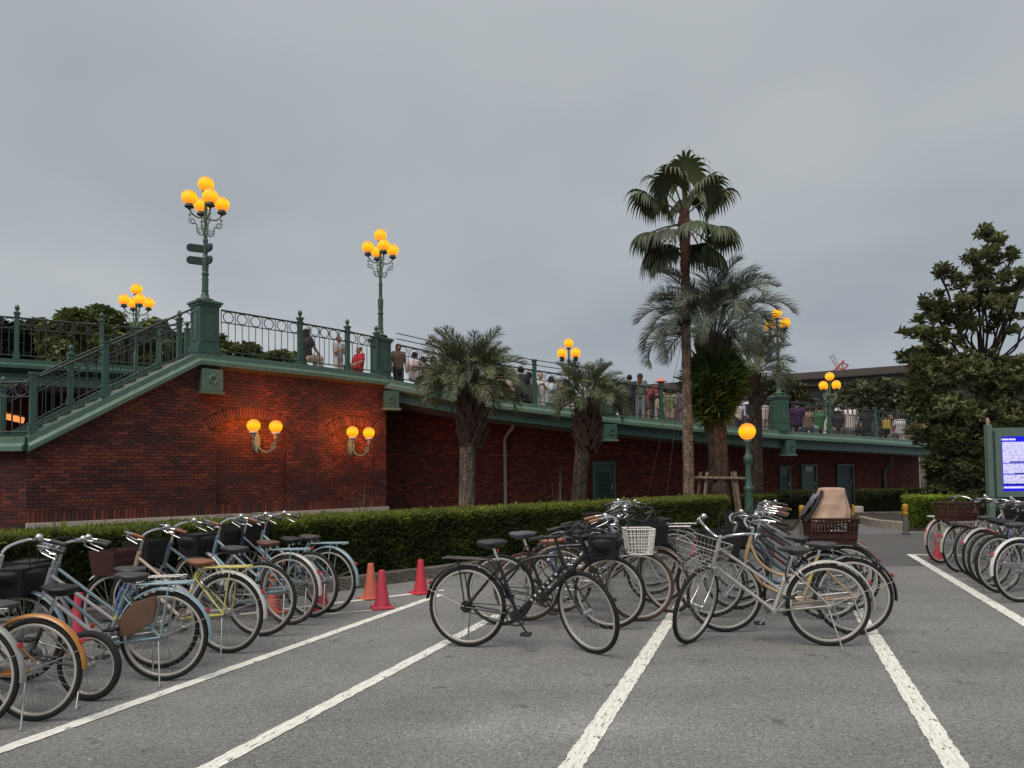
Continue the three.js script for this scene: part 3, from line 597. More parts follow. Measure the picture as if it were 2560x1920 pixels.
// ---------------------------------------------------------------- palms
const palmLeaf = (c, tr = 0.2) => new THREE.MeshPhysicalMaterial({ color: lin(...c), roughness: 0.6, side: THREE.DoubleSide, transmission: tr, thickness: 0, map: wearTex });
const barkTex = dataTex(128, 512, (x, y) => { const r = Math.abs(Math.sin(y * 0.19 + 5 * fbm(x * 0.035, y * 0.02, 2))); const v = 150 + 26 * r + 150 * fbm(x * 0.07, y * 0.035, 6.6, 5) + (rnd() - 0.5) * 40; return [v, v * 0.96, v * 0.92].map(q => Math.max(15, Math.min(255, q))); });
const bark = (c, rep = [1, 1]) => { const m = barkTex.clone(); m.repeat.set(...rep); m.needsUpdate = true; return mat(c, 0.95, 0, { map: m, bumpMap: m, bumpScale: 0.03 }); };
function trunkGeo(pts, radii, seg = 16, knob = 0.12, seed = 1) {
  const c = new THREE.CatmullRomCurve3(vs(pts)), N = 40, g = new THREE.CylinderGeometry(1, 1, 1, seg, N), p = g.attributes.position;
  for (let i = 0; i < p.count; i++) {
    const f = p.getY(i) + 0.5, at = c.getPoint(f), k = f * (radii.length - 1), j = Math.min(radii.length - 2, Math.floor(k)), r0 = radii[j] + (radii[j + 1] - radii[j]) * (k - j);
    const a = Math.atan2(p.getZ(i), p.getX(i)), cap = Math.hypot(p.getX(i), p.getZ(i)) < 0.01 ? 0 : 1;
    const r = r0 * cap * (1 + knob * 2 * fbm(Math.cos(a) * 1.5 + seed, f * 22, Math.sin(a) * 1.5, 3));
    p.setXYZ(i, at.x + Math.cos(a) * r, at.y, at.z + Math.sin(a) * r);
  }
  g.computeVertexNormals(); return g;
}
// feather frond lying along +x: arching stalk with two rows of narrow leaflets
function featherFrond(L, droop, lift, n, leafL, seed, vee = 0.6, bare = 0.22) {
  const q = mulberry(seed), pts = [], pos = [], N = 12;
  for (let i = 0; i <= N; i++) { const f = i / N, a = lift - droop * f * f * 1.1; const prev = pts[i - 1] || V(0, 0, 0); pts.push(i ? V(prev.x + Math.cos(a) * L / N, prev.y + Math.sin(a) * L / N, 0) : V(0, 0, 0)); }
  const c = new THREE.CatmullRomCurve3(pts), list = [];
  for (let i = 0; i < n; i++) {
    const f = bare + (1 - bare) * (i + 0.5) / n, p = c.getPoint(f), tan = c.getTangent(f), up = V(-tan.y, tan.x, 0);
    for (const s of [-1, 1]) {
      const l = leafL * Math.sin(Math.PI * Math.min(0.97, 0.14 + 0.84 * f)) ** 0.6 * (0.8 + q() * 0.35), v = vee + (q() - 0.5) * 1.1;
      const d = tan.clone().multiplyScalar(0.75 + q() * 0.4).add(V(0, 0, s * Math.cos(v))).addScaledVector(up, Math.sin(v)).normalize();
      const w = tan.clone().cross(d).cross(d).normalize().multiplyScalar(0.0055 + q() * 0.003);
      const mid = p.clone().addScaledVector(d, l * 0.55).add(V(0, -l * 0.05, 0)), tip = p.clone().addScaledVector(d, l * 0.96).add(V(0, -l * (0.22 + q() * 0.25), 0));
      for (const [a, b, e] of [[p.clone().addScaledVector(w, -0.6), p.clone().addScaledVector(w, 0.6), mid.clone().add(w)], [p.clone().addScaledVector(w, -0.6), mid.clone().add(w), mid.clone().sub(w)], [mid.clone().sub(w), mid.clone().add(w), tip]]) for (const k of [a, b, e]) pos.push(k.x, k.y, k.z);
    }
  }
  const g = new THREE.BufferGeometry(); g.setAttribute('position', new THREE.Float32BufferAttribute(pos, 3)); g.setAttribute('uv', new THREE.Float32BufferAttribute(new Float32Array(pos.length / 3 * 2).map(() => q()), 2)); g.computeVertexNormals();
  const st = new THREE.TubeGeometry(c, 12, 0.017, 5).toNonIndexed(); 
  return merge([g, st]);
}
const frondsA = [0, 1, 2, 3, 4].map(i => featherFrond(1.4, 0.5 + i * 0.3, 0.3, 62, 0.5, 100 + i, 0.6, 0.3));
const frondsB = [0, 1, 2, 3, 4].map(i => featherFrond(2.25, 1.1 + i * 0.32, 0.35, 92, 0.58, 200 + i, 0.5, 0.32));
const bootGeo = (() => { const s = new THREE.Shape([[-0.07, 0], [0.07, 0], [0.045, 0.25], [0.03, 0.34], [-0.02, 0.36], [-0.045, 0.24]].map(p => new THREE.Vector2(...p))); return new THREE.ExtrudeGeometry(s, { depth: 0.035, bevelEnabled: false }); })();
const palmTones = [[0.16, 0.19, 0.08], [0.12, 0.155, 0.062], [0.23, 0.255, 0.13], [0.14, 0.17, 0.075]].map(c => palmLeaf(c));
function featherPalm(label, base, h, r, fronds, n, bootMat, trunkMat, { lean = [0, 0], spread = 1, scale = 1, boots = 40, bootH = 1.0, tones = palmTones, radii, up = 1.42, low = 0.15 } = {}) {
  const t = thing('palm_tree', label, 'palm tree', base);
  const q = mulberry(Math.round(base.x * 1000) + 77);
  part('trunk', trunkGeo([[0, -0.1, 0], [lean[0] * 0.4, h * 0.45, lean[1] * 0.4], [lean[0], h, lean[1]]], radii || [r * 1.1, r * 0.95, r * 0.95, r, r * 0.85], 18, 0.12, base.x), trunkMat, t);
  const bt = [];
  for (let i = 0; i < boots; i++) {
    const f = i / boots, a = i * 2.399, y = h - bootH + bootH * f * 0.95, rad = r * (0.95 + 0.25 * Math.sin(f * 2.6));
    const b = part('leaf_base', bootGeo, bootMat, t); b.position.set(lean[0] + Math.cos(a) * rad, y - 0.1, lean[1] + Math.sin(a) * rad);
    b.rotation.set(0.45 - 0.3 * f + (q() - 0.5) * 0.2, Math.PI / 2 - a, 0, 'YXZ'); b.scale.setScalar((0.85 + q() * 0.5) * scale);
  }
  for (let i = 0; i < n; i++) {
    const f = (i + 0.5) / n, a = i * 2.399 + q() * 0.3, e = low + (up - low) * f;
    const m = part('frond', fronds[Math.min(fronds.length - 1, Math.floor((1 - f) * fronds.length * 0.99))], tones[Math.floor(q() * tones.length)], t);
    m.position.set(lean[0] + Math.cos(a) * r * 0.5, h - 0.12 + f * 0.22, lean[1] - Math.sin(a) * r * 0.5);
    m.rotation.set((q() - 0.5) * 0.7, a, e - 0.35, 'YXZ'); m.rotation.order = 'YZX'; m.scale.setScalar((0.85 + q() * 0.3) * spread);
  }
  return t;
}
const brownBoot = mat([0.075, 0.045, 0.032], 0.95, 0, { map: wearTex }), greyTrunk = bark([0.3, 0.25, 0.2], [2, 1.2]), darkTrunk = bark([0.13, 0.105, 0.085], [2, 1.4]);
{
  const a = ahead(1163, 1250, 15.2).setY(0.05), ya = ahead(1175, 962, 15.2).y;
  featherPalm('short feather palm with grey trunk, nearest to the brick corner', a, ya, 0.165, frondsA, 62, brownBoot, greyTrunk, { lean: [0.12, 0], boots: 46, bootH: 1.25, spread: 0.76, up: 1.3, low: 0.2, radii: [0.2, 0.18, 0.16, 0.165, 0.17, 0.14] });
  const b = ahead(1440, 1250, 16.8).setY(0.05), yb = ahead(1472, 1000, 16.8).y;
  featherPalm('second short feather palm, before the green louvre door', b, yb, 0.165, frondsA, 48, brownBoot, darkTrunk, { lean: [0.28, 0], boots: 40, bootH: 1.15, spread: 0.63, up: 1.3, low: 0.2, radii: [0.22, 0.19, 0.17, 0.165, 0.17, 0.14] });
  const c = ahead(1800, 1240, 18.6).setY(0.05), yc = ahead(1788, 850, 18.6).y;
  const olive = [[0.16, 0.2, 0.135], [0.125, 0.165, 0.11], [0.22, 0.25, 0.19], [0.145, 0.18, 0.125]].map(v => palmLeaf(v));
  const t = featherPalm('large grey green feather palm with a shaggy fern covered trunk', c, yc, 0.27, frondsB, 46, brownBoot, darkTrunk, { lean: [-0.1, 0], boots: 44, bootH: 1.3, spread: 0.92, scale: 1.2, tones: olive, radii: [0.27, 0.25, 0.24, 0.24, 0.25, 0.27, 0.3, 0.28], low: 0.55, up: 1.48 });
  // ferns growing round the trunk
  const fernGeo = spray(9, 0.2, 0.03, 31, 0.6), ms = [], cs = [], yf = ahead(1795, 965, 18.6).y;
  for (let i = 0; i < 3400; i++) { const u = rnd() * 6.28, v = Math.acos(rr(-1, 1)), k = Math.pow(rnd(), 0.33), sy = Math.cos(v) > 0 ? 0.78 : 1.0; const d = V(Math.sin(v) * Math.cos(u), Math.cos(v), Math.sin(v) * Math.sin(u)); const w = Math.cos(v) > 0 ? 0.6 : 0.6 * (1 - 0.5 * Math.abs(Math.cos(v))); const p = V(d.x * w * k - 0.05, yf + d.y * sy * k, d.z * w * k);
    ms.push(new THREE.Matrix4().compose(p, new THREE.Quaternion().setFromUnitVectors(UP, V(d.x + rr(-0.5, 0.5), d.y * 0.5 + rr(-0.3, 0.7), d.z + rr(-0.5, 0.5)).normalize()), V(1, 1, 1).multiplyScalar(rr(0.6, 1.3) * (rnd() < 0.1 ? 1.6 : 1)))); cs.push(lin(0.085, 0.14, 0.03).multiplyScalar(rr(0.6, 1.3) * (1 + 1.2 * fbm(p.x * 3, p.y * 3, p.z * 3, 3)))); }
  instances('fern_leaves', fernGeo, leafMat(), ms, cs, t);
  const wood = bark([0.48, 0.41, 0.33], [1, 1]);
  const stake = thing('tree_stake_frame', 'weathered wooden stake frame bracing the shaggy palm trunk', 'tree support', ahead(1797, 1240, 18.1).setY(0));
  const y1 = ahead(1797, 1192, 18.1).y;
  for (const [x0, x1, z] of [[-0.58, -0.36, 0.35], [0.42, 0.3, 0.35], [-0.5, -0.34, -0.35], [0.62, 0.42, -0.3]]) part('stake', rod(V(x0, 0, z * 1.4), V(x1, y1 + 0.12, z), 0.05, 0.045, 9), wood, stake);
  for (const z of [0.36, -0.34]) part('cross_bar', rod(V(-0.62, y1 - 0.02, z + 0.06), V(0.6, y1 - 0.05, z + 0.06), 0.04, 0.04, 9), wood, stake);
  const d = ahead(1893, 1230, 23).setY(0.05), yd = ahead(1893, 930, 23).y;
  featherPalm('small feather palm far behind, right of the shaggy palm', d, yd, 0.2, frondsA, 30, brownBoot, darkTrunk, { boots: 12, spread: 0.95, tones: palmTones });
}
// tall fan palm
// one fan leaf on its stalk, stalk raised by e0; the segments bow and their tips hang straight down
function fanLeaf(seed, e0) {
  const q = mulberry(seed), pos = [], n = 34, pet = 0.8 + q() * 0.15;
  const ax = V(Math.cos(e0), Math.sin(e0), 0), hub = ax.clone().multiplyScalar(pet).add(V(0, -0.05, 0)), nrm = V(-Math.sin(e0), Math.cos(e0), 0);
  for (let i = 0; i < n; i++) {
    const a = (i / (n - 1) - 0.5) * 4.3, L = (0.7 + 0.14 * Math.cos(a * 0.7)) * (0.9 + q() * 0.2);
    const dir = ax.clone().multiplyScalar(Math.cos(a)).add(V(0, 0, Math.sin(a))).addScaledVector(nrm, 0.12 - 0.3 * Math.abs(Math.sin(a / 2))).normalize(), side = dir.clone().cross(nrm).normalize();
    const st = []; let p = hub.clone(), d = dir.clone();
    for (let k = 0; k <= 7; k++) { st.push(p.clone()); const f = k / 7; d.add(V(0, -(0.1 + 1.15 * Math.max(0, f - 0.16)) * (0.8 + q() * 0.4), 0)).normalize(); p = p.clone().addScaledVector(d, L / 7); }
    for (let k = 0; k < 7; k++) {
      const w = (f) => f < 0.5 ? 0.012 + 0.036 * f * 2 : 0.048 * (1 - (f - 0.5) * 1.85), w0 = w(k / 7), w1 = w((k + 1) / 7), up = V(0, 0.3, 0);
      for (const s of [-1, 1]) { const A = st[k], B = st[k + 1], C = B.clone().addScaledVector(side, s * w1).addScaledVector(up, w1), D = A.clone().addScaledVector(side, s * w0).addScaledVector(up, w0); for (const v of [A, B, C, A, C, D]) pos.push(v.x, v.y, v.z); }
    }
  }
  const g = new THREE.BufferGeometry(); g.setAttribute('position', new THREE.Float32BufferAttribute(pos, 3)); g.setAttribute('uv', new THREE.Float32BufferAttribute(new Float32Array(pos.length / 3 * 2).map(() => q()), 2)); g.computeVertexNormals();
  return merge([g, tube([[0, 0, 0], ax.clone().multiplyScalar(pet * 0.5).add(V(0, 0.03, 0)).toArray(), hub.toArray()], 0.02, 6, 5).toNonIndexed()]);
}
{
  const Z = 18.2, base = ahead(1722, 1240, Z).setY(0.05), top = ahead(1711, 552, Z), lean = [top.x - base.x, 0];
  const h = top.y - 0.05, t = thing('palm_tree', 'tall slender fan palm with a round drooping crown', 'palm tree', base);
  part('trunk', trunkGeo([[0, -0.1, 0], [lean[0] * 0.2, h * 0.4, 0], [lean[0] * 0.75, h * 0.8, 0], [lean[0], h, 0]], [0.17, 0.135, 0.128, 0.12, 0.115, 0.108, 0.1, 0.1, 0.12], 18, 0.05, 3), bark([0.4, 0.32, 0.26], [1, 3]), t);
  part('dead_sheath', trunkGeo([[lean[0] * 0.9, h - 1.5, 0], [lean[0], h - 0.4, 0], [lean[0], h + 0.3, 0]], [0.104, 0.125, 0.16, 0.11], 14, 0.3, 8), mat([0.1, 0.045, 0.03], 0.95), t);
  const tones = [[0.075, 0.105, 0.045], [0.1, 0.13, 0.05], [0.06, 0.082, 0.042], [0.13, 0.16, 0.055]].map(c => palmLeaf(c, 0.15)), q = mulberry(91);
  const leaves = [[0.05, 0.62], [1.2, 0.75], [2.3, 0.7], [3.1, 0.58], [4.1, 0.8], [5.3, 0.7], [0.65, 1.0], [2.75, 1.02], [4.6, 1.2], [0.1, -0.12], [0.95, -0.25], [2.1, -0.25], [3.05, -0.14], [3.9, -0.3], [4.75, -0.2], [5.6, -0.22], [2.75, -0.6], [6.0, -0.75], [3.5, -0.85]];
  leaves.forEach(([a, e], i) => { const m = part('fan_leaf', fanLeaf(40 + i, e), tones[e > 0.8 ? 3 : e > 0 ? Math.floor(q() * 2) : Math.floor(q() * 3)], t); m.position.set(lean[0], h + (e > 0.3 ? 0.12 : -0.1), 0); m.rotation.y = a; m.scale.setScalar(1.04); });
  for (let i = 0; i < 7; i++) part('spear_leaf', rod(V(lean[0] + rr(-0.05, 0.05), h + 0.2, 0), V(lean[0] + rr(-0.22, 0.3), h + 1.35 + rr(0, 0.6), rr(-0.1, 0.1)), 0.028, 0.004, 5), tones[3], t);
  const yb = ahead(1712, 812, Z).y;
  part('strap', new THREE.CylinderGeometry(0.145, 0.145, 0.1, 16, 1, true).translate(lean[0] * 0.55, yb, 0), rubber, t);
  const cable = mat([0.04, 0.04, 0.04], 0.7);
  for (const [px, zz, lab] of [[1655, 17.2, 'thin steel guy wire slanting from the tall palm down to the hedge'], [1598, 18.6, 'thin guy wire from the tall palm, leftmost of the three'], [1790, 19.8, 'thin guy wire from the tall palm passing behind the shaggy palm']]) { const w = thing('guy_wire', lab, 'wire', base); const e = ahead(px, 1245, zz).setY(0).sub(base); part('cable', rod(V(lean[0] * 0.55, yb, 0), e, 0.005, 0.005, 5), cable, w); }
}
// tufts of grass above the hedge
for (const [px, py, Z, lab] of [[908, 1270, 17, 'tuft of tall grass growing before the right arched panel'], [1402, 1262, 15.6, 'thin tuft of grass rising over the hedge beside the second short palm']]) {
  const b = ahead(px, py, Z), t = thing('grass_tuft', lab, 'grass', b.clone().setY(0.05));
  part('blades', spray(26, b.y + 0.35, 0.035, px, 0.25).scale(0.55, 1, 0.55), palmLeaf([0.1, 0.12, 0.05]), t);
}

// ---------------------------------------------------------------- broadleaf trees
function leafCluster(n, len, wid, seed) {
  const q = mulberry(seed), pos = [], uv = [];
  for (let i = 0; i < n; i++) {
    const a = i * 2.399 + q(), e = 0.1 + q() * 1.0, d = V(Math.cos(a) * Math.cos(e), Math.sin(e), Math.sin(a) * Math.cos(e)), s = V(-Math.sin(a), 0, Math.cos(a)).multiplyScalar(wid * (0.7 + q() * 0.5)), L = len * (0.7 + q() * 0.5);
    const o = d.clone().multiplyScalar(0.02), m = d.clone().multiplyScalar(L * 0.5), t = d.clone().multiplyScalar(L).add(V(0, -L * 0.25, 0)), up = V(0, 0.012, 0);
    for (const k of [o, m.clone().add(s).add(up), t, o, t, m.clone().sub(s).add(up)]) { pos.push(k.x, k.y, k.z); uv.push(q(), q()); }
  }
  const g = new THREE.BufferGeometry(); g.setAttribute('position', new THREE.Float32BufferAttribute(pos, 3)); g.setAttribute('uv', new THREE.Float32BufferAttribute(uv, 2)); g.computeVertexNormals(); return g;
}
function crownCloud(t, name, blobs, n, geo, tones, scale = [0.7, 1.3], shell = 0.45, material = leafMat()) {
  const ms = [], cs = [], vol = blobs.map(b => Math.pow(b[3] * (b[4] || b[3]) * b[3], 0.8)), tot = vol.reduce((a, b) => a + b, 0);
  blobs.forEach(([x, y, z, r, ry], bi) => {
    for (let i = 0; i < n * vol[bi] / tot; i++) {
      const u = rnd() * 6.283, c = rr(-1, 1), k = Math.pow(rnd(), shell), s = Math.sqrt(1 - c * c), d = V(Math.cos(u) * s, c, Math.sin(u) * s);
      const lump = 1 + 0.55 * fbm(x + d.x * 1.9, y + d.y * 1.9, z + d.z * 1.9, 3), p = V(x + d.x * r * k * lump, y + d.y * (ry || r) * k * lump, z + d.z * r * k * lump);
      const e = fbm(p.x * 1.4, p.y * 1.4, p.z * 1.4, 3); if (e < -0.2 && rnd() < 0.75) continue;
      ms.push(new THREE.Matrix4().compose(p, new THREE.Quaternion().setFromEuler(new THREE.Euler(rr(-0.6, 0.6), rr(0, 6.28), rr(-0.6, 0.6))), V(1, 1, 1).multiplyScalar(rr(...scale))));
      cs.push(lin(...pick(tones)).multiplyScalar(rr(0.75, 1.3) * (1 + 0.9 * e)));
    }
  });
  return instances(name, geo, material, ms, cs, t);
}
const smallCluster = leafCluster(7, 0.2, 0.045, 3), bigCluster = leafCluster(9, 0.2, 0.036, 8), farCluster = leafCluster(6, 0.42, 0.12, 12);
const woodDark = bark([0.09, 0.07, 0.055], [1, 1]);
// magnolia at right
{
  const Z = 19, b = ahead(2440, 1280, Z).setY(0), t = thing('magnolia_tree', 'tall leafy evergreen tree with an open twisting crown at right', 'tree', b);
  const at = (px, py, dz = 0) => ahead(px, py, Z + dz).sub(b);
  const lead = at(2458, 905), twigs = [], limbs = [], tips = [];
  part('trunk', trunkGeo([[0, 0, 0], [0.06, lead.y * 0.5, 0], lead.toArray()], [0.15, 0.12, 0.1], 12, 0.15, 5), woodDark, t);
  const q = mulberry(515);
  for (const [px, py, dz] of [[2490, 605, 0], [2478, 660, 0.4], [2430, 655, -0.3], [2385, 700, 0.2], [2350, 690, -0.5], [2318, 765, 0.1], [2300, 835, -0.3], [2330, 790, 0.7], [2400, 760, -0.7], [2530, 640, 0.3], [2560, 690, -0.4], [2600, 600, 0.3], [2640, 720, 0.5], [2530, 760, -0.9], [2510, 700, 0.9], [2440, 770, 0.6], [2296, 890, 0.5], [2470, 720, -0.5], [2590, 800, 0], [2360, 850, 0.9], [2450, 700, 0.2], [2420, 820, -0.4], [2500, 800, 0.5], [2545, 720, 0.1], [2390, 800, 0.5], [2470, 590, 0.2], [2320, 840, -0.4]]) {
    const e = at(px, py, dz), s = at(2458 + (px - 2458) * 0.12, 905 + q() * 60 - 30), m = s.clone().lerp(e, 0.5).add(V((q() - 0.5) * 0.35, -0.12 - q() * 0.2, (q() - 0.5) * 0.35)), m2 = s.clone().lerp(e, 0.78).add(V((q() - 0.5) * 0.25, (q() - 0.5) * 0.1, (q() - 0.5) * 0.3));
    part('limb', tube([s, m, m2, e], 0.026, 14, 6), woodDark, t);
    tips.push(e);
    for (let i = 0; i < 3; i++) { const f = m2.clone().lerp(e, q()), w = f.clone().add(V(rr(-0.4, 0.4), rr(-0.15, 0.4), rr(-0.4, 0.4))); twigs.push(rod(f, w, 0.012, 0.006, 5)); tips.push(w); }
  }
  part('twigs', merge(twigs), woodDark, t).userData.kind = 'stuff';
  const tones = [[0.155, 0.185, 0.078], [0.12, 0.15, 0.066], [0.21, 0.235, 0.1], [0.13, 0.15, 0.065], [0.12, 0.11, 0.055]];
  crownCloud(t, 'crown', tips.map((p, i) => [p.x, p.y, p.z, i % 4 ? 0.17 : 0.25, 0.15]), 1250, bigCluster, tones, [0.85, 1.45], 0.8);
  const low = [];
  for (const [px, py, dz, r] of [[2330, 960, 0, 0.55], [2312, 1010, 0.3, 0.46], [2400, 930, -0.3, 0.6], [2480, 940, 0, 0.65], [2560, 960, 0.2, 0.7], [2640, 940, 0, 0.8], [2370, 1050, -0.2, 0.7], [2480, 1050, 0, 0.75], [2580, 1060, 0, 0.8], [2322, 1090, 0.2, 0.4], [2300, 915, 0, 0.28], [2345, 890, 0.3, 0.3]]) { const p = at(px, py, dz); low.push([p.x, p.y, p.z, r * 1.12, r * 0.9]); }
  crownCloud(t, 'lower_crown', low, 4200, bigCluster, tones, [0.9, 1.45], 0.5);
  const bu = thing('tall_shrub', 'dense dark clipped shrub below the evergreen tree, reaching the ground', 'shrub', ahead(2400, 1280, 18.6).setY(0), -0.35); bu.scale.set(1.18, 1.08, 1);
  part('branches', new THREE.CylinderGeometry(0.75, 0.72, 2.0, 16).scale(1.45, 1, 0.8).translate(0.55, 1.0, 0), coreMat, bu);
  const bl = []; for (let i = 0; i < 26; i++) { const a = i * 2.399, y = 0.12 + 2.15 * (i / 26); bl.push([0.55 + Math.cos(a) * 0.82, y, Math.sin(a) * 0.5, 0.4, 0.34]); }
  crownCloud(bu, 'foliage', bl, 9000, smallCluster, [[0.07, 0.095, 0.036], [0.1, 0.125, 0.045], [0.05, 0.07, 0.03]], [0.5, 0.9], 0.3);
}
// trees behind the bridge and stair
function farTree(label, px, py, Z, w, h, tones, n) {
  const c = ahead(px, py, Z), t = thing('tree', label, 'tree', c.clone().setY(0), 0, 'dark trees behind the footbridge');
  part('trunk', trunkGeo([[0, 0, 0], [0.1, c.y * 0.5, 0], [0, c.y, 0]], [0.28, 0.2, 0.14], 10, 0.1, px), woodDark, t);
  const bl = []; for (let i = 0; i < 14; i++) { const a = i * 2.399, f = i / 14; bl.push([Math.cos(a) * w * 0.55 * Math.sqrt(1 - Math.abs(f - 0.4)), c.y + (f - 0.55) * h, Math.sin(a) * w * 0.4, w * 0.36, h * 0.24]); }
  crownCloud(t, 'crown', bl, n, farCluster, tones, [0.7, 1.3], 0.4);
}
const ft = [[0.15, 0.185, 0.066], [0.2, 0.23, 0.08], [0.115, 0.145, 0.058]];
farTree('broad round tree behind the footbridge railing, below the lamp', 205, 865, 38, 2.45, 3.3, ft, 4600);
farTree('dark pointed tree behind the footbridge post at left', 50, 870, 40, 1.5, 2.4, [[0.04, 0.055, 0.032], [0.055, 0.07, 0.04]], 1600);
farTree('dark tree behind the upper end of the stair', 350, 880, 40, 2.1, 2.8, ft, 3000);
farTree('dark tree behind the lamp pillar', 475, 890, 42, 2.4, 2.2, ft, 3000);
farTree('low tree top seen through the deck railing', 590, 905, 44, 1.9, 1.7, ft, 2200);
farTree('low tree top, rightmost behind the deck railing', 690, 915, 46, 2.2, 1.3, ft, 2200);
farTree('bushy tree behind the far left end of the footbridge', -60, 880, 36, 2.2, 2.6, [[0.025, 0.035, 0.02], [0.033, 0.045, 0.024]], 2400);
// greenery behind the lower ramp at right
function bushRow(label, list, Z, n, tones) { const c = ahead(list[0][0], 1000, Z).setY(0), t = thing('bush', label, 'bush', c); const bl = list.map(([px, py, r]) => { const p = ahead(px, py, Z).sub(c); return [p.x, p.y, p.z, r, r * 0.75]; }); part('branches', trunkGeo([[0, 0, 0], [0, 1.2, 0], [0.1, bl[0][1], 0]], [0.2, 0.14, 0.1], 8, 0.1, 2), woodDark, t); crownCloud(t, 'foliage', bl, n, farCluster, tones, [0.6, 1.1], 0.4); }
bushRow('soft grey green bush behind the lower ramp railing, right of the three globe lamp', [[2160, 995, 1.1], [2120, 1010, 0.9], [2205, 990, 1.1], [2250, 1000, 1.2], [2180, 1030, 1.0], [2230, 1035, 1.1], [2280, 1010, 1.0]], 39, 3800, [[0.13, 0.155, 0.09], [0.11, 0.135, 0.08], [0.155, 0.175, 0.115]]);
bushRow('dark bush behind the ramp between the shaggy palm and the long roof', [[1960, 985, 0.9], [1930, 1000, 0.8], [1985, 1010, 0.8], [1905, 1020, 0.8], [1870, 1010, 0.8], [1835, 1015, 0.7]], 38, 2800, [[0.085, 0.1, 0.055], [0.07, 0.083, 0.05]]);

// ---------------------------------------------------------------- doors, pipes on the shadowed wall
function wallDoor(label, x0, x1, ytop, frameMat, leafM, louvre, plate) {
  const a = onRamp(x0, REC), b = onRamp(x1, REC), w = a.p.distanceTo(b.p), m = onRamp((x0 + x1) / 2, REC);
  const h = ahead((x0 + x1) / 2, ytop, -m.p.z).y, t = thing('door', label, 'door', m.p.clone().setY(0), along(a.p, b.p));
  part('door_frame', merge([box(0.09, h, 0.14, -w / 2 + 0.045, h / 2, 0.03), box(0.09, h, 0.14, w / 2 - 0.045, h / 2, 0.03), box(w - 0.18, 0.09, 0.14, 0, h - 0.045, 0.03)]), frameMat, t);
  part('door_leaf', box(w - 0.18, h - 0.09, 0.06, 0, (h - 0.09) / 2, 0.02), leafM, t);
  if (louvre) for (let i = 0; i < louvre; i++) part('louvre_slat', box(w * 0.52, 0.05, 0.02).rotateX(0.6).translate(0, h - 0.42 - i * 0.075, 0.065), leafM, t);
  if (plate) part('notice_plate', box(w * 0.45, 0.2, 0.02, 0, h - 0.2, 0.07), plate, t);
  part('handle', box(0.03, 0.14, 0.05, w * 0.33, 1.0, 0.07), steel, t);
}
const doorGreen = mat([0.1, 0.17, 0.135], 0.5, 0, { map: wearTex });
wallDoor('green louvre door in the shadowed wall beside the second short palm', 1478, 1535, 1154, doorGreen, green, 17);
wallDoor('narrow grey green louvre door behind the single globe lamp', 1944, 1971, 1165, doorGreen, doorGreen, 20);
wallDoor('green framed door with a pale notice plate above it', 1998, 2037, 1160, doorGreen, green, 0, mat([0.5, 0.5, 0.47], 0.6));
wallDoor('tall plain green door, rightmost in the shadowed wall', 2087, 2128, 1160, green, greenDark, 0);
function pipe(label, px, ytop, m) {
  const { p, turn } = onRamp(px, REC + 0.07), y = ahead(px, ytop, -p.z).y, t = thing('drain_pipe', label, 'drain pipe', p.clone().setY(0), turn);
  part('pipe', merge([tube([[0, 0, 0], [0, y - 0.6, 0], [0, y - 0.2, 0], [0.12, y + 0.08, 0.12], [0.2, y + 0.18, 0.2], [0.22, y + 0.6, 0.24]], 0.06, 40, 9)]), m, t);
  for (const k of [0.4, 0.75]) part('bracket', box(0.19, 0.04, 0.12, 0, y * k, -0.02), m, t);
}
const pipeGrey = mat([0.34, 0.35, 0.34], 0.6);
pipe('grey drain pipe with an offset top between the two short palms', 1262, 1085, pipeGrey);
pipe('thin drain pipe on the wall near the leafy tree', 2209, 1170, doorGreen);

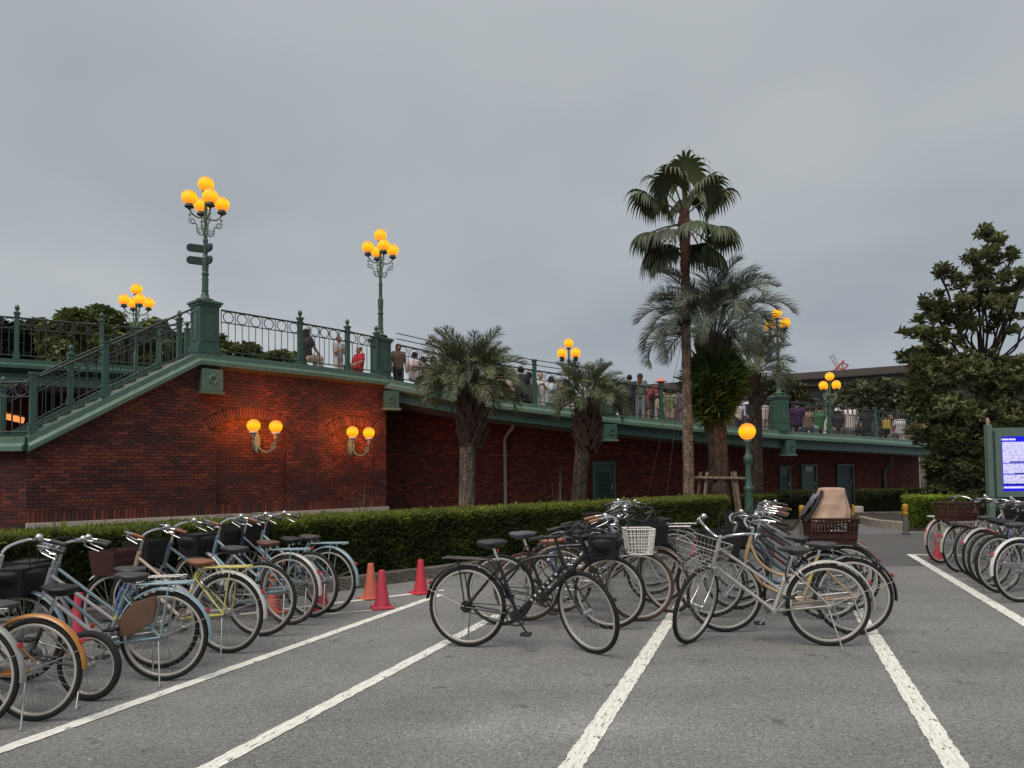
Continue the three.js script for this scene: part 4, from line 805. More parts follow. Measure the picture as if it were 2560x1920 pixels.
// ---------------------------------------------------------------- right side: hedges, kerbs, bollards, board
const dark = [[0.08, 0.1, 0.03], [0.03, 0.045, 0.018]], bright = [[0.28, 0.36, 0.05], [0.15, 0.22, 0.035]];
clippedHedge('dark low hedge block beside the path at right, left of the magnolia', P(11.55, 24.1), 0, 2.6, 0.9, 0.72, 0.1, 500, ...dark);
clippedHedge('dark hedge behind the child seat cover, left of the yellow bollard', P(7.95, 21.6), 0.1, 1.75, 0.9, 0.8, 0.06, 500, ...dark);
clippedHedge('small pale green hedge block behind the handlebars of the middle bicycles', P(6.5, 20.2), 0.5, 1.0, 0.8, 0.74, 0.05, 700, [0.16, 0.21, 0.04], [0.07, 0.105, 0.02]);
clippedHedge('bright yellow green hedge under the dark shrub at right', P(9.75, 17.9), 0, 3.4, 0.7, 0.72, 0.08, 900, ...bright);
{
  const k = thing('kerb', 'pale curved kerb stones at the corner of the path under the bright hedge', 'kerb', P(9.5, 18.6));
  const km = mat([0.5, 0.47, 0.38], 0.95, 0, { map: stoneTex });
  const pts = [[0.35, 2.4], [0.15, 1.6], [0.02, 0.9], [0.05, 0.3], [0.3, -0.35], [0.8, -0.7], [1.6, -0.8], [2.6, -0.8], [3.6, -0.8]].map(([x, d]) => V(x, 0.08, -d)), c = new THREE.CatmullRomCurve3(pts), L = c.getLength(), n = Math.round(L / 0.55);
  const g = rbox(0.54, 0.24, 0.16, 0.02);
  for (let i = 0; i < n; i++) { const f = (i + 0.5) / n, p = c.getPointAt(f), t = c.getTangentAt(f), s = part('kerb_stone', g, km, k); s.position.copy(p); s.rotation.y = Math.atan2(-t.z, t.x); }
  const k2 = thing('kerb', 'low grey kerb in front of the far dark hedge block', 'kerb', P(10.9, 23.75));
  for (let i = 0; i < 5; i++) part('kerb_stone', g, kerbMats[i % 4], k2).position.set(0.3 + i * 0.56, 0.04, 0);
  solo('stone_block', rbox(0.42, 0.32, 0.36, 0.03).translate(11.25, 0.16, -24.4), whiteStone, 'pale stone block at the left end of the far dark hedge', 'stone block');
  struct('shrub_bed', prism([[9.62, 17.95], [13.6, 17.95], [15.6, 26], [12.5, 26], [9.7, 20.9]], -0.05, 0.06), mat([0.05, 0.04, 0.03], 1));
}
const yellow = mat([0.5, 0.27, 0.02], 0.5, 0, { map: wearTex }), postBrown = mat([0.09, 0.085, 0.075], 0.7);
const bol = (px, py, label) => {
  const p = ground(px, py), t = thing('bollard', label, 'bollard', p, 0, 'yellow topped bollards across the path');
  part('post', lathe([[0, 0], [0.085, 0], [0.085, 0.03], [0.058, 0.04], [0.058, 0.42], [0, 0.42]], 16), postBrown, t);
  part('head', lathe([[0, 0.42], [0.062, 0.42], [0.062, 0.5], [0.05, 0.515], [0.05, 0.54], [0.064, 0.555], [0.064, 0.65], [0.05, 0.69], [0, 0.7]], 16), yellow, t);
};
bol(2265, 1336, 'yellow topped bollard standing alone on the path, rightmost of the three');
bol(2131, 1338, 'yellow topped bollard just right of the child seat cover');
bol(2006, 1340, 'yellow topped bollard left of the child seat cover');
{
  const Z = 12.6, p = ahead(2474, 1180, Z).setY(0), t = thing('notice_board', 'green framed outdoor display board with a blue and white lit screen', 'display board', p);
  const yT = ahead(2474, 1062, Z).y, yr = ahead(2500, 1074, Z).y, s0 = ahead(2496, 1092, Z).sub(p), s1 = ahead(2496, 1228, Z).sub(p), W = 1.55, sx = s0.x;
  const boardGreen = mat([0.13, 0.2, 0.17], 0.5, 0, { map: wearTex });
  for (const x of [0, W + 0.2]) { const q = part('post', box(0.09, yT, 0.09, x, yT / 2, 0), boardGreen, t); part('finial', lathe([[0, 0.13], [0.02, 0.1], [0.035, 0.06], [0.025, 0.02], [0.03, 0]], 10).translate(x, yT, 0), mat([0.35, 0.2, 0.15], 0.6), q); }
  part('top_rail', box(W + 0.12, 0.06, 0.07, (W + 0.2) / 2, yr, 0), boardGreen, t);
  part('bottom_rail', box(W + 0.12, 0.06, 0.07, (W + 0.2) / 2, s1.y - 0.22, 0), boardGreen, t);
  const cx = (W + 0.2) / 2, sw = (cx - sx) * 2, sh = s0.y - s1.y, cy = (s0.y + s1.y) / 2;
  part('housing', merge([box(0.1, sh + 0.2, 0.1, sx - 0.05, cy, 0.02), box(0.1, sh + 0.2, 0.1, sx + sw + 0.05, cy, 0.02), box(sw, 0.1, 0.1, cx, s0.y + 0.05, 0.02), box(sw, 0.1, 0.1, cx, s1.y - 0.05, 0.02), box(sw, sh, 0.04, cx, cy, -0.02)]), boardGreen, t);
  const cv = document.createElement('canvas'); cv.width = 1024; cv.height = 640; const c = cv.getContext('2d');
  c.fillStyle = '#1206e8'; c.fillRect(0, 0, 1024, 640);
  const q = mulberry(4), row = (y, h, x0, x1) => { let x = x0; c.fillStyle = '#a9a4f6'; c.fillRect(x0 - 4, y - 1, x1 - x0, h + 2); while (x < x1) { const w = 5 + q() * 9; if (q() > 0.1) { c.fillStyle = q() > 0.25 ? '#f4f2ff' : '#cfcbff'; c.fillRect(x, y + q() * 2, w, h); } x += w + 1.6; } };
  row(22, 20, 30, 200);
  for (let y = 62; y < 300; y += 13) row(y, 11, 40, 700 + q() * 260);
  for (let y = 318; y < 430; y += 13) row(y, 11, 40, 640 + q() * 300);
  for (let y = 448; y < 545; y += 13) row(y, 11, 40, 700 + q() * 200);
  row(585, 22, 36, 330);
  c.fillStyle = '#12126a'; c.fillRect(120, 292, 880, 14); c.fillRect(180, 428, 800, 12); c.fillRect(40, 552, 940, 12); c.fillRect(330, 130, 300, 6); c.fillRect(250, 480, 400, 6);
  const tex = new THREE.CanvasTexture(cv); tex.colorSpace = THREE.SRGBColorSpace;
  part('display_screen', new THREE.PlaneGeometry(sw, sh).translate(cx, cy, 0.012), new THREE.MeshStandardMaterial({ name: 'display_screen', color: 0x050510, roughness: 0.3, emissive: 0xffffff, emissiveMap: tex, emissiveIntensity: 0.95 / EXPO }), t);
  const l = new THREE.RectAreaLight(0xb8b4ff, 0.5, sw, sh); l.position.set(p.x + cx, cy, p.z + 0.09); l.lookAt(p.x + cx, cy, p.z + 5); l.name = 'screen_light'; scene.add(l);
}

// ---------------------------------------------------------------- far right: long roof, crane
{
  const a = ahead(1560, 950, 76), b = ahead(2480, 919, 60), L = Math.hypot(b.x - a.x, b.z - a.z), top = (a.y + b.y) / 2;
  const t = thing('station_building', 'long low building with a dark brown roof far behind the ramp', 'building', a.clone().setY(0), along(a, b));
  part('roof', merge([box(L, 0.55, 9, L / 2, top - 0.28, -4), box(L, 0.7, 8.4, L / 2, top - 0.9, -4)]), mat([0.07, 0.055, 0.05], 0.7), t);
  part('eave', box(L, 0.12, 9.3, L / 2, top - 0.62, -4), mat([0.04, 0.035, 0.032], 0.7), t);
  part('wall', box(L, top - 1.25, 7, L / 2, (top - 1.25) / 2, -4.6), mat([0.24, 0.21, 0.17], 0.85, 0, { map: stoneTex }), t);
  const win = mat([0.05, 0.055, 0.06], 0.15);
  for (let i = 0; i < 14; i++) { part('column', box(0.4, top - 1.25, 0.4, 1 + i * (L - 2) / 13, (top - 1.25) / 2, -0.6), mat([0.3, 0.26, 0.22], 0.8), t); if (i < 13) part('window', box((L - 2) / 13 - 1.2, 1.5, 0.1, 1 + (i + 0.5) * (L - 2) / 13, top - 2.4, -1.06), win, t); }
  const cr = thing('crane', 'small red lattice crane rising beyond the long roof', 'crane', ahead(2096, 935, 110).setY(0));
  const red = mat([0.4, 0.09, 0.08], 0.6), y0 = ahead(2096, 935, 110).y, lat = (p, q, w, n, r) => { const l = [], d = q.clone().sub(p), s = V(0, 0, 1).cross(d).normalize().multiplyScalar(w / 2); l.push(rod(p.clone().add(s), q.clone().add(s), r, r, 5), rod(p.clone().sub(s), q.clone().sub(s), r, r, 5)); for (let i = 0; i < n; i++) { const e = p.clone().addScaledVector(d, i / n), f = p.clone().addScaledVector(d, (i + 1) / n); l.push(rod(e.add(i % 2 ? s : s.clone().negate()), f.add(i % 2 ? s.clone().negate() : s), r * 0.7, r * 0.7, 4)); } return merge(l); };
  part('mast', lat(V(0, 0, 0), V(0, y0, 0), 1.1, 12, 0.1), red, cr);
  part('jib', lat(V(-1.0, y0 - 0.4, 0), V(1.2, y0 + 1.7, 0), 0.9, 6, 0.14), red, cr);
  part('boom', lat(V(0.4, y0 + 0.2, 0), V(-1.0, y0 + 2.9, 0), 0.5, 5, 0.08), mat([0.5, 0.4, 0.4], 0.6), cr);
  part('cab', box(1.6, 1.1, 1.2, 0.1, y0 - 0.2, 0), red, cr);
}

// ---------------------------------------------------------------- traffic cones
function cone(px, py, color, label) {
  const p = ground(px, py), t = thing('traffic_cone', label, 'traffic cone', p, rr(0, 1), 'plastic cones along the parking bay'), m = mat(color, 0.5, 0, { map: wearTex });
  part('body', lathe([[0.092, 0.02], [0.085, 0.04], [0.054, 0.24], [0.036, 0.4], [0.03, 0.415], [0.022, 0.415], [0.022, 0.38]], 20), m, t);
  part('base', rbox(0.235, 0.028, 0.235, 0.01, 0, 0.014, 0), m, t);
}
const crimson = [0.62, 0.055, 0.1], orange = [0.74, 0.185, 0.115], redC = [0.7, 0.05, 0.08];
cone(927, 1497, orange, 'faded orange cone beside the crimson one at the end of the bay');
cone(955, 1521, crimson, 'crimson cone in front of the faded orange one');
cone(1052, 1484, redC, 'bright red cone standing alone left of the black bicycle');
cone(802, 1526, crimson, 'crimson cone seen through the wheels of the pale blue bicycles');
cone(683, 1533, orange, 'orange cone base hidden behind the wheel right of the yellow bicycle');
cone(196, 1598, crimson, 'crimson cone behind the silver tubes of the grey bicycle');
cone(1738, 1392, redC, 'red cone by the hedge above the silver bicycle basket');
cone(2346, 1398, crimson, 'crimson cone between the first two bicycles of the right row');

// ---------------------------------------------------------------- people on the deck and ramp
function blob(bones, cell, k = 0.022) {
  const lo = V(9, 9, 9), hi = V(-9, -9, -9);
  for (const [a, b, ra, rb] of bones) for (const [p, r] of [[a, ra], [b, rb]]) { lo.min(p.clone().addScalar(-r - 3 * cell)); hi.max(p.clone().addScalar(r + 3 * cell)); }
  const d = hi.clone().sub(lo), size = Math.ceil(Math.max(d.x, d.y, d.z) / cell) + 4, c = lo.clone().add(hi).multiplyScalar(0.5), half = size / 2;
  const mc = new MarchingCubes(size, new THREE.MeshBasicMaterial(), false, false, 90000); mc.isolation = 0;
  const p = V(), ab = V(), ap = V();
  const nx = Math.ceil(d.x / cell / 2) + 2, ny = Math.ceil(d.y / cell / 2) + 2, nz = Math.ceil(d.z / cell / 2) + 2;
  mc.field.fill(-1);
  for (let z = 1; z < size - 1; z++) { if (Math.abs(z - half) > nz) continue; for (let y = 1; y < size - 1; y++) { if (Math.abs(y - half) > ny) continue; for (let x = 1; x < size - 1; x++) {
    if (Math.abs(x - half) > nx) continue;
    p.set((x - half) * cell + c.x, (y - half) * cell + c.y, (z - half) * cell + c.z);
    let D = 9;
    for (const [a, b, ra, rb, sx = 1] of bones) {
      ab.subVectors(b, a); ap.subVectors(p, a); const t = Math.max(0, Math.min(1, ap.dot(ab) / (ab.lengthSq() + 1e-9)));
      ap.addScaledVector(ab, -t); const e = Math.hypot(ap.x / sx, ap.y, ap.z) - (ra + (rb - ra) * t), h = Math.max(0, Math.min(1, 0.5 + 0.5 * (D - e) / k));
      D = D * (1 - h) + e * h - k * h * (1 - h);
    }
    mc.field[x + y * size + z * size * size] = -D;
  } } }
  mc.update();
  let g = new THREE.BufferGeometry(); g.setAttribute('position', new THREE.BufferAttribute(mc.positionArray.slice(0, mc.count * 3), 3));
  g = mergeVertices(g.scale(half * cell, half * cell, half * cell).translate(c.x, c.y, c.z), 1e-4); g.computeVertexNormals();
  const n = g.attributes.position.count; g.setAttribute('uv', new THREE.BufferAttribute(new Float32Array(n * 2), 2));
  return g;
}
const bodyCache = {};
function bodies(pose) {
  if (bodyCache[pose]) return bodyCache[pose];
  const v = (x, y, z = 0) => V(x, y, z);
  let hip = v(0, 0.9), chest, neck, head, knees, feet, elbows, hands;
  if (pose === 'sit') { hip = v(0, 0.46, -0.05); chest = v(0, 0.83, -0.1); neck = v(0, 0.99, -0.07); knees = [v(-0.11, 0.47, 0.36), v(0.11, 0.47, 0.36)]; feet = [v(-0.11, 0.08, 0.4), v(0.11, 0.08, 0.4)]; elbows = [v(-0.24, 0.72, 0.0), v(0.24, 0.72, 0.0)]; hands = [v(-0.14, 0.6, 0.24), v(0.14, 0.6, 0.24)]; }
  else if (pose === 'lean') { hip = v(0, 0.88, -0.1); chest = v(0, 1.14, 0.16); neck = v(0, 1.27, 0.3); knees = [v(-0.1, 0.48, -0.02), v(0.1, 0.48, -0.06)]; feet = [v(-0.11, 0.08, -0.06), v(0.11, 0.08, -0.14)]; elbows = [v(-0.23, 0.95, 0.26), v(0.23, 0.95, 0.24)]; hands = [v(-0.14, 0.98, 0.5), v(0.16, 0.78, 0.4)]; }
  else if (pose === 'phone') { chest = v(0, 1.25); neck = v(0, 1.42, 0.01); knees = [v(-0.09, 0.48, 0.02), v(0.1, 0.48, 0)]; feet = [v(-0.1, 0.08, -0.02), v(0.12, 0.08, -0.03)]; elbows = [v(-0.23, 1.08, 0.08), v(0.23, 1.08, 0.08)]; hands = [v(-0.07, 1.2, 0.3), v(0.07, 1.2, 0.3)]; }
  else { chest = v(0, 1.25); neck = v(0, 1.42, 0.01); knees = [v(-0.09, 0.48, 0.02), v(0.1, 0.48, 0.0)]; feet = [v(-0.1, 0.08, -0.03), v(0.12, 0.08, -0.02)]; elbows = [v(-0.23, 1.1, -0.03), v(0.24, 1.1, -0.02)]; hands = [v(-0.24, 0.85, 0.05), v(0.25, 0.86, 0.06)]; }
  const upv = neck.clone().sub(chest).normalize(), tilt = pose === 'lean' ? v(0, 0.12, 0.08) : v(0, 0.13, 0.025);
  head = neck.clone().add(tilt);
  const sh = [-1, 1].map(s => chest.clone().addScaledVector(upv, 0.12).add(v(s * 0.165, 0, 0)));
  const hips = [-1, 1].map(s => hip.clone().add(v(s * 0.085, -0.02, 0)));
  const torso = [[hip, chest, 0.118, 0.125, 1.28], [chest, chest.clone().addScaledVector(upv, 0.1), 0.12, 0.085, 1.35]];
  const arms = [0, 1].map(i => [[sh[i], elbows[i], 0.054, 0.041], [elbows[i], hands[i], 0.04, 0.027]]);
  const legs = [0, 1].map(i => [[hips[i], knees[i], 0.088, 0.062], [knees[i], feet[i], 0.06, 0.04]]);
  const face = [[neck.clone().addScaledVector(upv, -0.03), head, 0.052, 0.05], [head.clone().add(v(0, -0.03, 0.03)), head.clone().add(v(0, 0.045, 0)), 0.068, 0.088], [head.clone().add(v(0, 0.0, 0.09)), head.clone().add(v(0, -0.025, 0.105)), 0.012, 0.016], ...[-1, 1].map(s => [head.clone().add(v(s * 0.085, 0.01, 0.0)), head.clone().add(v(s * 0.09, -0.02, 0)), 0.016, 0.014])];
  const fist = [0, 1].flatMap(i => { const d = hands[i].clone().sub(elbows[i]).normalize(), s = i ? 1 : -1, side = v(0, 0, 1).cross(d).normalize(); const palm = hands[i].clone().addScaledVector(d, 0.07); const fs = [[hands[i], palm, 0.03, 0.034]]; for (let f = 0; f < 4; f++) { const o = palm.clone().addScaledVector(v(1, 0, 0), (f - 1.5) * 0.017); fs.push([o, o.clone().addScaledVector(d, 0.05 + 0.012 * (f === 1 || f === 2)).add(v(0, -0.008, 0.014)), 0.0105, 0.009]); } fs.push([hands[i].clone().addScaledVector(d, 0.03), palm.clone().add(v(-s * 0.045, 0, 0.02)), 0.013, 0.01]); return fs; });
  const shoes = feet.map(f => [f.clone().add(v(0, -0.03, -0.03)), f.clone().add(v(0, -0.045, 0.13)), 0.05, 0.038]);
  const fat = (l, e) => l.map(([a, b, ra, rb, s]) => [a, b, ra + e, rb + e, s]);
  const knit = (l) => l.map(([a, b, ra, rb]) => [a, a.clone().lerp(b, 0.72), ra, ra + (rb - ra) * 0.7]);
  const skull = head.clone().add(v(0, 0.035, -0.018));
  return bodyCache[pose] = {
    body: blob([...torso, ...arms.flat(), ...legs.flat(), ...face, ...fist, ...shoes], 0.02, 0.03),
    shirt: blob([...fat(torso, 0.018), ...knit(arms.map(a => a[0])).map(([a, b, ra, rb]) => [a, b, ra + 0.02, rb + 0.02])], 0.024, 0.04),
    trousers: blob([[hip.clone().add(v(0, 0.03, 0)), hip, 0.12, 0.13, 1.2], ...fat(legs.flat(), 0.018)], 0.024, 0.03),
    shorts: blob([[hip.clone().add(v(0, 0.03, 0)), hip, 0.12, 0.13, 1.2], ...legs.map(l => [l[0][0], l[0][0].clone().lerp(l[0][1], 0.8), 0.108, 0.1])], 0.024, 0.03),
    short: blob([[skull, skull.clone().add(v(0, 0.012, -0.012)), 0.098, 0.09]], 0.012, 0.01),
    long: blob([[skull, skull.clone().add(v(0, 0.012, -0.012)), 0.1, 0.092], [skull, neck.clone().add(v(0, -0.1, -0.09)), 0.09, 0.07]], 0.014, 0.03),
    shoe: blob(shoes, 0.014, 0.01), head, chest, hip,
  };
}
const skin = [[0.42, 0.24, 0.16], [0.36, 0.2, 0.13]].map(c => mat(c, 0.6)), eyeMat = mat([0.02, 0.015, 0.012], 0.3);
const clothMats = {}; const cloth = (c) => clothMats[c.join()] ??= mat(c, 0.9);
function person(label, at, turn, pose, size, { shirt, legs, hair = [0.015, 0.012, 0.01], long = false, shorts = false, hat, bag, shoe = [0.3, 0.3, 0.29] }) {
  const t = thing('person', label, 'person', at, turn), b = bodies(pose); t.scale.setScalar(size);
  part('body', b.body, skin[label.length % 2], t);
  part('shirt', b.shirt, cloth(shirt), t);
  part(shorts ? 'shorts' : 'trousers', shorts ? b.shorts : b.trousers, cloth(legs), t);
  part('hair', long ? b.long : b.short, cloth(hair), t);
  part('shoes', b.shoe, cloth(shoe), t);
  for (const s of [-1, 1]) part('eye', new THREE.SphereGeometry(0.011, 6, 5).translate(b.head.x + s * 0.032, b.head.y + 0.012, b.head.z + 0.088), eyeMat, t);
  if (hat) { part('hat', lathe([[0.0, 0.13], [0.06, 0.125], [0.1, 0.08], [0.105, 0.03], [0.2, 0.0], [0.21, -0.012], [0.1, 0.01]], 20).translate(b.head.x, b.head.y + 0.045, b.head.z - 0.01), cloth(hat), t); }
  if (bag) part('backpack', rbox(0.3, 0.38, 0.16, 0.05, 0, b.chest.y - 0.08, b.chest.z - 0.2), cloth(bag), t);
  return t;
}
const W_ = [0.62, 0.62, 0.64], K_ = [0.03, 0.03, 0.035], N_ = [0.035, 0.045, 0.08], BG = [0.45, 0.38, 0.3], brown = [0.06, 0.03, 0.018];
const onDeck = (px, Z) => { const p = ahead(px, 1000, Z); return p.setY(TOP - 0.06); };
person('person with long black hair and dark top behind the deck railing post', onDeck(770, 21.4), 2.6, 'sit', 1.05, { shirt: K_, legs: BG, long: true }).position.y += 0.15;
person('person in pale grey top with dark hair standing behind the deck railing', onDeck(846, 22.6), 0.9, 'phone', 0.88, { shirt: [0.36, 0.38, 0.44], legs: [0.5, 0.48, 0.44] });
person('small person in red beside the post near the brick corner', onDeck(894, 22.4), -0.6, 'sit', 0.9, { shirt: [0.42, 0.02, 0.03], legs: [0.4, 0.05, 0.05], hair: brown });
const onWalk = (px, out) => { const q = onRamp(px, out); return q.p.add(V(0, -0.08, 0)); };
const crowd = [
  [996, -0.7, 0.5, 'stand', 0.92, { shirt: [0.2, 0.13, 0.1], legs: K_, hair: brown, long: true }, 'person with long brown hair just right of the corner pillar'],
  [1040, -0.9, 2.8, 'sit', 1, { shirt: [0.6, 0.5, 0.5], legs: K_ }, 'seated person with pale sleeve left of the first short palm'],
  [1085, -1.0, 3.0, 'sit', 1, { shirt: K_, legs: K_ }, 'seated person in black behind the fronds of the first short palm'],
  [1222, -1.1, 3.0, 'sit', 1, { shirt: [0.5, 0.36, 0.28], legs: BG, hair: brown }, 'seated person in peach top right of the first short palm'],
  [1250, -1.3, 2.6, 'sit', 1.05, { shirt: [0.42, 0.34, 0.26], legs: BG }, 'seated person in tan top, second from the first short palm'],
  [1272, -2.4, 3.3, 'stand', 0.95, { shirt: W_, legs: [0.1, 0.12, 0.12] }, 'standing person in white shirt behind the seated row'],
  [1304, -0.9, 3.1, 'sit', 1.12, { shirt: [0.02, 0.022, 0.045], legs: N_ }, 'seated person in navy left of the tall rail post'],
  [1326, -1.2, 2.9, 'sit', 1.05, { shirt: [0.16, 0.14, 0.15], legs: K_ }, 'seated person in grey against the tall rail post'],
  [1352, -1.3, 0.2, 'phone', 0.93, { shirt: W_, legs: [0.62, 0.6, 0.58] }, 'person in white clothes just right of the tall rail post'],
  [1378, -1.8, 3.4, 'sit', 1.1, { shirt: [0.42, 0.5, 0.56], legs: [0.4, 0.45, 0.5] }, 'seated person in pale blue below the drooping fronds'],
  [1416, -1.0, 2.7, 'stand', 0.85, { shirt: [0.55, 0.42, 0.4], legs: [0.5, 0.38, 0.36], hair: brown, long: true }, 'person in pale pink left of the second short palm trunk'],
  [1548, -1.0, 3.1, 'sit', 1.12, { shirt: [0.05, 0.04, 0.05], legs: K_ }, 'seated person in black right of the middle pillar'],
  [1577, -0.9, 3.2, 'stand', 0.98, { shirt: K_, legs: K_, hair: [0.02, 0.016, 0.014] }, 'tall person in black clothes at the rail'],
  [1603, -0.8, 2.8, 'stand', 1.02, { shirt: [0.12, 0.13, 0.11], legs: [0.2, 0.22, 0.25], hair: brown, long: true }, 'tall person with piled brown hair and grey trousers at the rail'],
  [1628, -0.7, 1.2, 'lean', 1.0, { shirt: [0.3, 0.05, 0.06], legs: [0.12, 0.06, 0.06], shorts: true, hat: [0.75, 0.24, 0.2], hair: brown }, 'person in dark red with a pink brimmed hat leaning forward'],
  [1676, -0.9, 2.9, 'stand', 0.92, { shirt: [0.22, 0.24, 0.12], legs: [0.45, 0.36, 0.3], shorts: true, hair: brown }, 'person in olive top and shorts left of the slender palm'],
  [1698, -1.0, 3.3, 'stand', 0.98, { shirt: [0.14, 0.13, 0.16], legs: [0.26, 0.2, 0.24] }, 'standing person partly behind the slender palm trunk'],
  [1736, -0.9, 3.0, 'sit', 1.05, { shirt: [0.16, 0.13, 0.1], legs: [0.4, 0.3, 0.22] }, 'seated person between the slender palm and the shaggy palm'],
  [1850, -1.3, 3.0, 'stand', 0.93, { shirt: [0.5, 0.47, 0.42], legs: K_ }, 'person in pale top right of the shaggy palm'],
  [1873, -1.0, 3.1, 'stand', 0.96, { shirt: [0.5, 0.56, 0.72], legs: [0.06, 0.06, 0.08], bag: [0.03, 0.03, 0.04] }, 'person in pale blue shirt with dark straps above the single globe lamp'],
  [1890, -1.5, 2.8, 'stand', 0.95, { shirt: [0.28, 0.36, 0.44], legs: [0.16, 0.06, 0.05] }, 'person in blue grey shirt above the single globe lamp'],
  [1912, -1.1, 3.4, 'phone', 0.93, { shirt: [0.5, 0.42, 0.4], legs: [0.36, 0.27, 0.26] }, 'person in pinkish clothes left of the right ramp pillar'],
  [1994, -0.9, 3.1, 'sit', 1.12, { shirt: [0.06, 0.018, 0.085], legs: K_ }, 'seated person in a purple top right of the right ramp pillar'],
  [2022, -1.2, 2.7, 'sit', 1.02, { shirt: [0.2, 0.15, 0.1], legs: [0.12, 0.13, 0.22], hair: brown }, 'seated person with bare arms right of the one in purple'],
  [2048, -1.3, 3.3, 'sit', 1.1, { shirt: [0.05, 0.17, 0.07], legs: [0.5, 0.5, 0.48] }, 'seated person in a green top left of the lower rail post'],
  [2058, -2.6, 3.0, 'stand', 0.9, { shirt: [0.66, 0.66, 0.64], legs: [0.55, 0.55, 0.54] }, 'standing person in white behind the one in green'],
  [2096, -1.0, 2.9, 'sit', 1.0, { shirt: K_, legs: [0.35, 0.33, 0.3], hat: [0.55, 0.53, 0.5] }, 'seated person with a pale hat right of the lower rail post'],
  [2124, -0.8, 3.1, 'sit', 1.2, { shirt: [0.62, 0.56, 0.55], legs: [0.5, 0.45, 0.42] }, 'seated person in a broad off-white top at the lower rail'],
  [2166, -0.9, 3.2, 'sit', 1.15, { shirt: [0.025, 0.03, 0.03], legs: K_, long: true }, 'seated person in black with long hair at the lower rail'],
  [2214, -1.0, 2.9, 'sit', 1.05, { shirt: [0.03, 0.03, 0.03], legs: K_, bag: [0.42, 0.32, 0.06] }, 'seated person in black with a yellow bag, near the leafy tree'],
  [2250, -0.8, 3.1, 'sit', 1.05, { shirt: [0.56, 0.55, 0.6], legs: [0.3, 0.3, 0.33], hair: brown }, 'seated person in pale lavender top, rightmost before the leafy tree'],
  [1063, -1.5, 2.4, 'sit', 1.05, { shirt: [0.3, 0.32, 0.36], legs: K_ }, 'seated person in grey top deep behind the first short palm'],
  [1112, -0.8, 0.3, 'sit', 1.0, { shirt: [0.12, 0.08, 0.06], legs: K_, hair: brown, long: true }, 'seated long haired person in dark brown behind the first palm trunk'],
  [1236, -2.0, 0.8, 'sit', 1.1, { shirt: [0.05, 0.06, 0.05], legs: BG }, 'seated person in dark green right of the first short palm'],
  [1288, -1.8, 2.2, 'sit', 1.15, { shirt: [0.52, 0.4, 0.38], legs: BG }, 'seated person in dusty pink left of the one in navy'],
  [1396, -2.2, 0.5, 'sit', 1.1, { shirt: [0.14, 0.15, 0.2], legs: K_ }, 'seated person in slate blue beneath the second palm fronds'],
  [1562, -1.9, 2.5, 'sit', 1.2, { shirt: [0.09, 0.08, 0.1], legs: K_, bag: [0.12, 0.12, 0.14] }, 'seated person with a dark backpack right of the middle pillar'],
  [1660, -1.8, 0.4, 'sit', 1.1, { shirt: [0.3, 0.28, 0.2], legs: N_ }, 'seated person in khaki behind the rail post near the slender palm'],
  [1862, -2.1, 0.6, 'sit', 1.15, { shirt: [0.4, 0.2, 0.16], legs: K_ }, 'seated person in rust red right of the shaggy palm'],
  [1902, -2.2, 2.6, 'sit', 1.1, { shirt: [0.1, 0.1, 0.11], legs: BG, long: true }, 'seated long haired person in charcoal left of the right ramp pillar'],
  [2008, -2.3, 0.4, 'stand', 0.92, { shirt: [0.55, 0.5, 0.44], legs: N_ }, 'standing person in beige behind the one in purple'],
  [2036, -2.0, 2.4, 'sit', 1.15, { shirt: [0.18, 0.2, 0.34], legs: K_ }, 'seated person in dull blue left of the one in green'],
  [2108, -2.0, 2.5, 'sit', 1.15, { shirt: [0.12, 0.1, 0.09], legs: K_, hair: brown }, 'seated brown haired person left of the broad off-white top'],
  [2146, -1.9, 0.7, 'sit', 1.2, { shirt: [0.3, 0.3, 0.31], legs: K_ }, 'seated person in mid grey between the off-white top and the black one'],
  [2190, -2.2, 2.9, 'stand', 0.9, { shirt: [0.08, 0.1, 0.14], legs: K_ }, 'standing person in dark navy behind the lower rail post'],
  [2232, -1.9, 0.5, 'sit', 1.15, { shirt: [0.2, 0.12, 0.1], legs: BG, hair: brown }, 'seated person in brown near the leafy tree'],
];
for (const [px, out, turn, pose, size, o, label] of crowd) { const p = onWalk(px, out); p.y += pose === 'sit' ? -0.02 : px > 1560 && px < 1640 ? 0 : -0.22; person(label, p, turn, pose, size, o); }

// ---------------------------------------------------------------- bicycles
const grimeTex = mottled(200, 255, 256, 12.4), stickerMats = [[0.6, 0.6, 0.58], [0.55, 0.5, 0.1], [0.1, 0.4, 0.15], [0.5, 0.1, 0.08], [0.12, 0.2, 0.5]].map(c => mat(c, 0.5)), lockMat = mat([0.015, 0.015, 0.016], 0.5), lq = mulberry(808);
const paintOf = {}; const bikePaint = (c) => paintOf[c.join()] ??= new THREE.MeshPhysicalMaterial({ color: lin(...c), roughness: 0.38, clearcoat: 0.4, clearcoatRoughness: 0.3, roughnessMap: roughTex, map: grimeTex });
const tyreOf = {}; const tyreMat = (c) => tyreOf[c.join()] ??= mat(c, 0.9, 0, { map: wearTex });
const leatherOf = {}; const leather = (c) => leatherOf[c.join()] ??= mat(c, 0.5);
const rimMat = mat([0.56, 0.54, 0.5], 0.4, 0.5), rimDark = mat([0.06, 0.06, 0.062], 0.45, 0.4), spokeMat = mat([0.3, 0.3, 0.3], 0.4, 0.7);
const wheelGeos = {};
